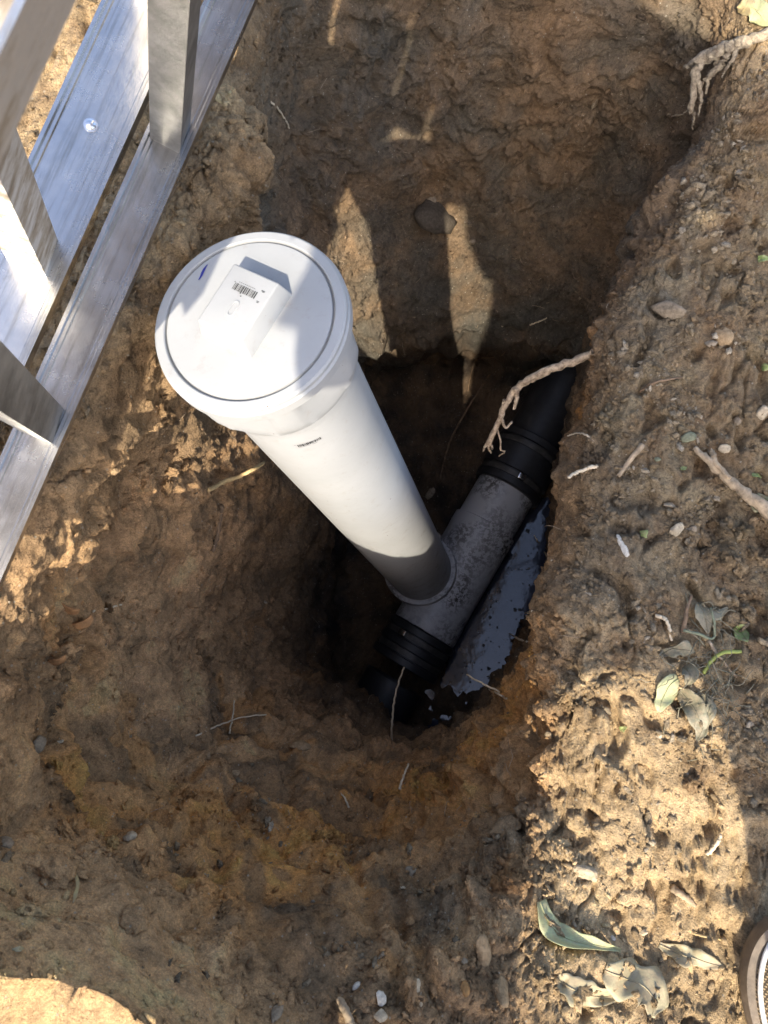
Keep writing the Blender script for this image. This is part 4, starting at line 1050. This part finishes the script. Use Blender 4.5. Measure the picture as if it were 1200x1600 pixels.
# curled orange scraps of bark in the left wall
BARK = simple('orange_bark', (0.36, 0.19, 0.08), 0.8, vary=0.4, bumpd=0.002)
def scrap(px, py, w_, h_, turn, lab):
    loc, no, d_ = hit(px, py); s = ppm(loc); right = Vector(ROT @ np.array([1, 0, 0])); upv = Vector(ROT @ np.array([0, 1, 0])); tow = (CAMV-loc).normalized()
    c, sn = math.cos(math.radians(turn)), math.sin(math.radians(turn)); v = []; f = []
    for j in range(9):
        for i in range(6):
            a = -1.2+2.4*j/8; u = i/5-0.5; ww = math.cos(a)**0.6
            x = math.sin(a)*w_*0.5; y = -math.cos(a)*h_*0.45+u*h_*0.55*ww
            X, Y = (x*c-y*sn)*s, (x*sn+y*c)*s
            v.append(loc+right*X+upv*Y+tow*(0.004+0.010*(u+0.5)*ww))
    for j in range(8):
        for i in range(5): f.append((j*6+i, j*6+i+1, (j+1)*6+i+1, (j+1)*6+i))
    o = link('bark_scrap', mesh_np('bark_scrap', v, f), BARK); md = o.modifiers.new('solid', 'SOLIDIFY'); md.thickness = 0.002
    tag(o, lab, 'bark scrap')
scrap(127, 966, 34, 22, 25, 'curled orange bark scrap under a dark ledge in the left wall')
scrap(110, 945, 34, 18, -20, 'orange brown bark scrap above the larger curled one')
scrap(88, 1026, 28, 16, 15, 'small orange bark scrap alone low on the left wall')

# ------------------------------------------------------------------ leaves
def leaf_mat(name, c, c2):
    m, nt, b = mat_new(name); co = coords(nt)
    n1 = noise_node(nt, co, 45, 6, 0.7); r = ramp(nt, n1.outputs[0], [(0.35, c2), (0.62, c)])
    n2 = noise_node(nt, co, 140, 8, 0.85); d = ramp(nt, n2.outputs[0], [(0.36, (0.05, 0.05, 0.05)), (0.68, (0.9, 0.9, 0.9))])
    nt.links.new(mixc(nt, d.outputs[0], r.outputs[0], (0.30, 0.23, 0.145)), b.inputs['Base Color']); b.inputs['Roughness'].default_value = 0.55
    b.inputs['Transmission Weight'].default_value = 0.0
    bump(nt, b, noise_node(nt, co, 160, 4, 0.6).outputs[0], 0.5, 0.002); return m
LM = {'pale': leaf_mat('pale_green_leaf', (0.40, 0.46, 0.22), (0.30, 0.34, 0.17)), 'wilt': leaf_mat('wilted_leaf', (0.12, 0.135, 0.085), (0.075, 0.08, 0.055)),
      'green': leaf_mat('fresh_green_leaf', (0.20, 0.32, 0.07), (0.13, 0.23, 0.05)), 'dust': leaf_mat('dusty_leaf', (0.33, 0.315, 0.185), (0.25, 0.20, 0.12)), 'dry': leaf_mat('dry_yellow_leaf', (0.42, 0.36, 0.16), (0.30, 0.22, 0.10)),
      'olive': leaf_mat('dark_green_leaf', (0.10, 0.15, 0.06), (0.06, 0.09, 0.04))}
def leaf(lab, path, wid, mat, lift=0.006, curl=0.3, ragged=0.12, seed=0, pointed=0.6, cat='leaf', name='leaf'):
    nL, nW = 26, 9; r_ = random.Random(seed)
    c = catm([(x, y, 0) for x, y in path], nL); v = []; f = []
    for j in range(nL):
        t = j/(nL-1); p = c[j]; a = np.array(c[min(j+1, nL-1)])-np.array(c[max(j-1, 0)]); a /= max(1e-6, np.hypot(a[0], a[1])); nx, ny = -a[1], a[0]
        wv = max(0.04, math.sin(math.pi*min(0.985, max(0.03, t))**0.8)**pointed)*wid*0.5
        wl = wv*(1+ragged*mnoise.noise(Vector((t*6, seed*2.3, 1)))*2+ragged*1.6*mnoise.noise(Vector((t*17, seed*2.3, 1)))); wr = wv*(1+ragged*mnoise.noise(Vector((t*6, seed*2.3, 9)))*2+ragged*1.6*mnoise.noise(Vector((t*17, seed*2.3, 9))))
        for i in range(nW):
            u = i/(nW-1)*2-1; ww = wl if u < 0 else wr
            x, y = p[0]+nx*u*ww, p[1]+ny*u*ww
            loc, no, d_ = hit(x, y); s = ppm(loc)
            h = lift*(0.35+0.65*math.sin(math.pi*t))+curl*abs(u)**1.6*ww*s+0.35*wid*s*0.5*0.3*mnoise.noise(Vector((t*5, u*1.5, seed*3.1)))-0.0012*(abs(u) < 0.1)
            v.append(loc+(no*0.4+(CAMV-loc).normalized()*0.6)*max(0.0015, h))
    # ease away the ground's roughness so that the blade is a sheet of its own
    g = np.array([tuple(p) for p in v]).reshape(nL, nW, 3)
    for _ in range(2 if mat == 'dust' else 5):
        g2 = g.copy(); g2[1:-1] = (g[:-2]+2*g[1:-1]+g[2:])/4; g2[:, 1:-1] = (g2[:, :-2]+2*g2[:, 1:-1]+g2[:, 2:])/4; g = g2
    for j in range(nL-1):
        for i in range(nW-1): f.append((j*nW+i, j*nW+i+1, (j+1)*nW+i+1, (j+1)*nW+i))
    o = link(name, mesh_np(name, g.reshape(-1, 3), f), LM[mat]); md = o.modifiers.new('solid', 'SOLIDIFY'); md.thickness = 0.0006
    tag(o, lab, cat)
    mr = tube_obj('midrib', [Vector(g[j, nW//2])+Vector((0, 0, 0.0006)) for j in range(nL)], [0.0011*(1-0.7*j/nL) for j in range(nL)], LM[mat], o, 5)
    return o
LEAVES = [
 ('bright green twisted leaf at the foot of the sunlit strip, its tip in shade', [(842, 1408), (856, 1440), (872, 1458), (905, 1472), (935, 1476), (968, 1484)], 38, 'pale', .012, .5, .2),
 ('broad pale green leaf pressed into the sunlit soil', [(945, 1515), (985, 1532), (1020, 1558), (1018, 1590)], 62, 'dust', .006, .15, .25),
 ('dusty leaf half buried left of the broad pale leaf', [(868, 1530), (895, 1545), (930, 1558), (980, 1552)], 44, 'dust', .004, .1, .3),
 ('tan crumpled leaf at the right of the broad pale leaf', [(1030, 1475), (1065, 1492), (1095, 1500), (1130, 1512)], 30, 'dust', .004, .15, .3),
 ('small round green leaf lying alone on the right bank', [(1150, 978), (1158, 988), (1168, 1002)], 24, 'green', .004, .2, .05),
 ('wilted grey green leaf at the top of the leaf heap', [(1092, 942), (1100, 960), (1106, 990)], 24, 'wilt', .008, .4, .2),
 ('folded grey leaf at the right of the leaf heap', [(1112, 950), (1122, 958), (1138, 950)], 22, 'wilt', .008, .4, .2),
 ('curled leaf edged by sun at the left of the leaf heap', [(1032, 1026), (1048, 1014), (1068, 1012), (1086, 1018)], 22, 'wilt', .014, .7, .15),
 ('yellow green leaf lit by sun at the shadow edge', [(1060, 1062), (1046, 1070), (1036, 1092), (1030, 1112)], 30, 'pale', .008, .4, .25),
 ('long wilted leaf hanging down the heap', [(1062, 1078), (1078, 1095), (1092, 1125), (1096, 1150)], 34, 'wilt', .010, .4, .25),
 ('dark wilted leaf low in the leaf heap', [(1095, 1085), (1102, 1105), (1098, 1135), (1088, 1158)], 30, 'wilt', .007, .4, .25),
 ('small wilted leaf in the middle of the leaf heap', [(1070, 1042), (1078, 1055), (1072, 1072)], 24, 'wilt', .010, .5, .2),
 ('narrow grey leaf at the lower right of the heap', [(1112, 1090), (1108, 1110), (1100, 1122)], 14, 'wilt', .008, .5, .2),
 ('dark leaf under the splintered branch at the picture edge', [(1172, 778), (1190, 788), (1212, 800)], 30, 'olive', .004, .2, .1),
 ('tiny bright green sprout right of the white rock streak', [(1001, 838), (1006, 834), (1012, 829)], 9, 'green', .006, .5, .2),
 ('tiny green leaf below the greenish pebble', [(1063, 732), (1068, 732), (1073, 730)], 7, 'green', .004, .3, .1),
 ('narrow green leaf scrap at the right picture edge', [(1174, 742), (1182, 742), (1190, 747)], 8, 'green', .005, .5, .1),
 ('green sprout at the upper right picture edge', [(1184, 408), (1192, 405), (1202, 406)], 12, 'green', .008, .6, .3),
 ('small green leaf below the sprout at the picture edge', [(1190, 574), (1196, 574), (1204, 577)], 11, 'green', .005, .4, .1),
 ('tiny green sprout in the sunlit strip', [(971, 1142), (975, 1139), (980, 1135)], 10, 'green', .006, .6, .3),
 ('pale yellow leaf in the top right corner', [(1168, 8), (1185, 20), (1202, 40)], 34, 'pale', .012, .4, .25),
 ('dry yellow leaf lit by the sun beside the torn root', [(1158, 22), (1166, 10), (1172, -6)], 22, 'dry', .010, .5, .25),
 ('pale blade of dry grass by the brown clod', [(114, 1362), (119, 1380), (117, 1400), (113, 1412)], 6, 'dry', .010, .3, .05),
 ('white scrap of dry leaf on the tan bank', [(20, 1484), (28, 1486), (37, 1482)], 8, 'dust', .006, .5, .3),
 ('dry orange leaf crumb near the right shadow', [(1176, 1138), (1181, 1139), (1186, 1141)], 7, 'dry', .004, .3, .1),
]
for k, l in enumerate(LEAVES):
    leaf(l[0], l[1], l[2], l[3], l[4], l[5], l[6], seed=k+1)

# ------------------------------------------------------------------ crumbs of soil and grit, too many to count
def crumbs(name, npts, rlo, rhi, maskf, colf, seed, lab=None, power=2.6, sub=1):
    g = np.random.default_rng(seed)
    cand = g.integers(RS[2]*NA, RS[7]*NA, size=npts*12)
    p = maskf(cand); p = p*(1-0.9*smooth_bank[cand]); cand = cand[g.random(len(cand)) < p][:npts]; m_ = len(cand)
    bm = bmesh.new(); bmesh.ops.create_icosphere(bm, subdivisions=sub, radius=1.0)
    bv = np.array([v.co[:] for v in bm.verts]); bf_ = np.array([[v.index for v in f.verts] for f in bm.faces]); bm.free()
    r = rlo*(rhi/rlo)**(g.random(m_)**power)
    jit = 1+0.30*g.normal(size=(m_, len(bv), 1)).clip(-1.5, 1.5)
    sc = r[:, None]*np.stack([1+0.8*g.random(m_), 0.75+0.3*g.random(m_), 0.4+0.4*g.random(m_)], 1)
    qn = g.normal(size=(m_, 4)); qn /= np.linalg.norm(qn, axis=1)[:, None]; a, b_, c, d = qn.T
    RR = np.stack([np.stack([1-2*(c*c+d*d), 2*(b_*c-a*d), 2*(b_*d+a*c)], -1), np.stack([2*(b_*c+a*d), 1-2*(b_*b_+d*d), 2*(c*d-a*b_)], -1), np.stack([2*(b_*d-a*c), 2*(c*d+a*b_), 1-2*(b_*b_+c*c)], -1)], 1)
    V = np.einsum('mij,mvj->mvi', RR, bv[None]*jit*sc[:, None, :])
    V += (Pf[cand]+Nn[cand]*(r*0.05)[:, None])[:, None, :]
    Fc = bf_[None]+(np.arange(m_)*len(bv))[:, None, None]
    me = bpy.data.meshes.new(name); me.vertices.add(m_*len(bv)); me.vertices.foreach_set('co', V.astype(np.float32).ravel())
    Fc = Fc.reshape(-1, 3); me.loops.add(Fc.size); me.loops.foreach_set('vertex_index', Fc.astype(np.int32).ravel())
    me.polygons.add(len(Fc)); me.polygons.foreach_set('loop_start', np.arange(0, Fc.size, 3, dtype=np.int32)); me.update(calc_edges=True)
    cc = np.repeat(np.clip(colf(cand, g), 0.008, 0.7), len(bv), 0)
    ca = me.color_attributes.new('soil', 'FLOAT_COLOR', 'POINT'); ca.data.foreach_set('color', np.concatenate([cc, np.zeros((len(cc), 1))], 1).astype(np.float32).ravel())
    o = link(name, me, SOIL); tag(o, lab, None, None, 'stuff'); return o
pm = perlin(P*7+60); pm2 = perlin(P*13+90)
steep = 1-np.clip(Nn[:, 2], 0, 1)
def msk_soil(c): return np.clip(0.35+0.9*sstep(-0.1, 0.4, pm[c]), 0, 1)*np.where(z[c] < -0.6, 0.12, 1)*np.clip(1.15-0.75*steep[c], np.where((P[c, 1] < 0.1) & (z[c] > -0.55), 0.65, 0.25), 1)
def col_soil(c, g): return C[c]*(0.7+0.6*g.random((len(c), 1)))
crumbs('soil_crumbs', 46000, 0.0009, 0.0060, msk_soil, col_soil, 21)
def msk_grit(c): return sstep(0.05, 0.4, pm2[c])*np.clip(sstep(0.05, 0.2, P[c, 0])*groundm[c]+0.35*sstep(0.0, -0.2, P[c, 1])*(P[c, 2] > -0.3)+0.05, 0, 1)*(1-0.7*steep[c])
def col_grit(c, g):
    k = g.random((len(c), 1)); pal = np.where(k < 0.5, GREY*3.4, np.where(k < 0.88, np.array([0.32, 0.25, 0.16]), np.array([0.48, 0.40, 0.29]))); return pal*(0.75+0.5*g.random((len(c), 1)))
crumbs('gravel', 4200, 0.0012, 0.0062, msk_grit, col_grit, 22, None, 2.0, 2)
def msk_clod(c): return sstep(0.15, 0.5, pm[c])*(groundm[c]*0.5+wallm[c]*(P[c, 2] > -0.4)*(P[c, 1] < 0.35))
crumbs('clod_crumbs', 700, 0.005, 0.012, msk_clod, col_soil, 23, None, 1.8, 3)
# dark flecks drifting on the water
def flecks():
    g = random.Random(12); V = []; Fa = []
    for k in range(260):
        px, py = g.uniform(690, 880), g.uniform(800, 1120); c = Vector(wpt(px, py, 2.1235)); r = g.uniform(0.0008, 0.0035)*(1 if g.random() > 0.1 else 2.2)
        b0 = len(V); n_ = 6; V += [c+Vector((r*g.uniform(.5, 1.3)*math.cos(2*math.pi*i/n_), r*g.uniform(.5, 1.3)*math.sin(2*math.pi*i/n_), 0)) for i in range(n_)]
        V += [c+Vector((0, 0, 0.0008))]; Fa += [(b0+i, b0+(i+1) % n_, b0+n_) for i in range(n_)]
    o = link('floating_debris', mesh_np('floating_debris', V, Fa, False), RUBBER); tag(o, kind='stuff')
flecks()
# thin dry grass tangled among the wilted leaves
def dry_grass():
    g = random.Random(31); V = []; Fa = []
    for k in range(90):
        px, py = g.gauss(1105, 26), g.gauss(1060, 48)
        loc, no, d_ = hit(px, py); t = Vector((g.uniform(-1, 1), g.uniform(-1, 1), 0)).normalized(); t = (t-no*t.dot(no)).normalized(); sd_ = no.cross(t); ln = g.uniform(0.015, 0.05); cv = g.uniform(-0.4, 0.4); pts = []
        for i in range(7):
            u = i/6; pts.append(loc+no*(0.002+g.uniform(0.002, 0.012)*math.sin(math.pi*u))+t*ln*u+sd_*ln*cv*u*u)
        v, f = tube_mesh(pts, [0.0009*(1-0.6*i/6) for i in range(7)], 4); b0 = len(V)
        V += v; Fa += [tuple(b0+i for i in q_) for q_ in f]
    o = link('dry_grass', mesh_np('dry_grass', V, Fa), LM['wilt']); tag(o, kind='stuff')
dry_grass()
# hair roots
def hairs():
    g = random.Random(4); V = []; Fa = []
    for k in range(150):
        px, py = g.uniform(180, 960), g.uniform(120, 1300)
        loc, no, d_ = hit(px, py)
        if loc.z < -0.75 or loc.z > 0.3: continue
        t = Vector((g.uniform(-1, 1), g.uniform(-1, 1), g.uniform(-1, 0.4))).normalized(); ln = g.uniform(0.01, 0.035); pts = []
        for i in range(7):
            u = i/6; pts.append(loc+no*(0.002+0.010*math.sin(math.pi*u))+t*ln*u+Vector((g.uniform(-1, 1), g.uniform(-1, 1), g.uniform(-1, 1)))*0.0008)
        v, f = tube_mesh(pts, [0.0005*(1-0.5*i/6) for i in range(7)], 4); b0 = len(V)
        V += v; Fa += [tuple(b0+i for i in q_) for q_ in f]
    o = link('hair_roots', mesh_np('hair_roots', V, Fa), ROOTM); tag(o, kind='stuff')
hairs()
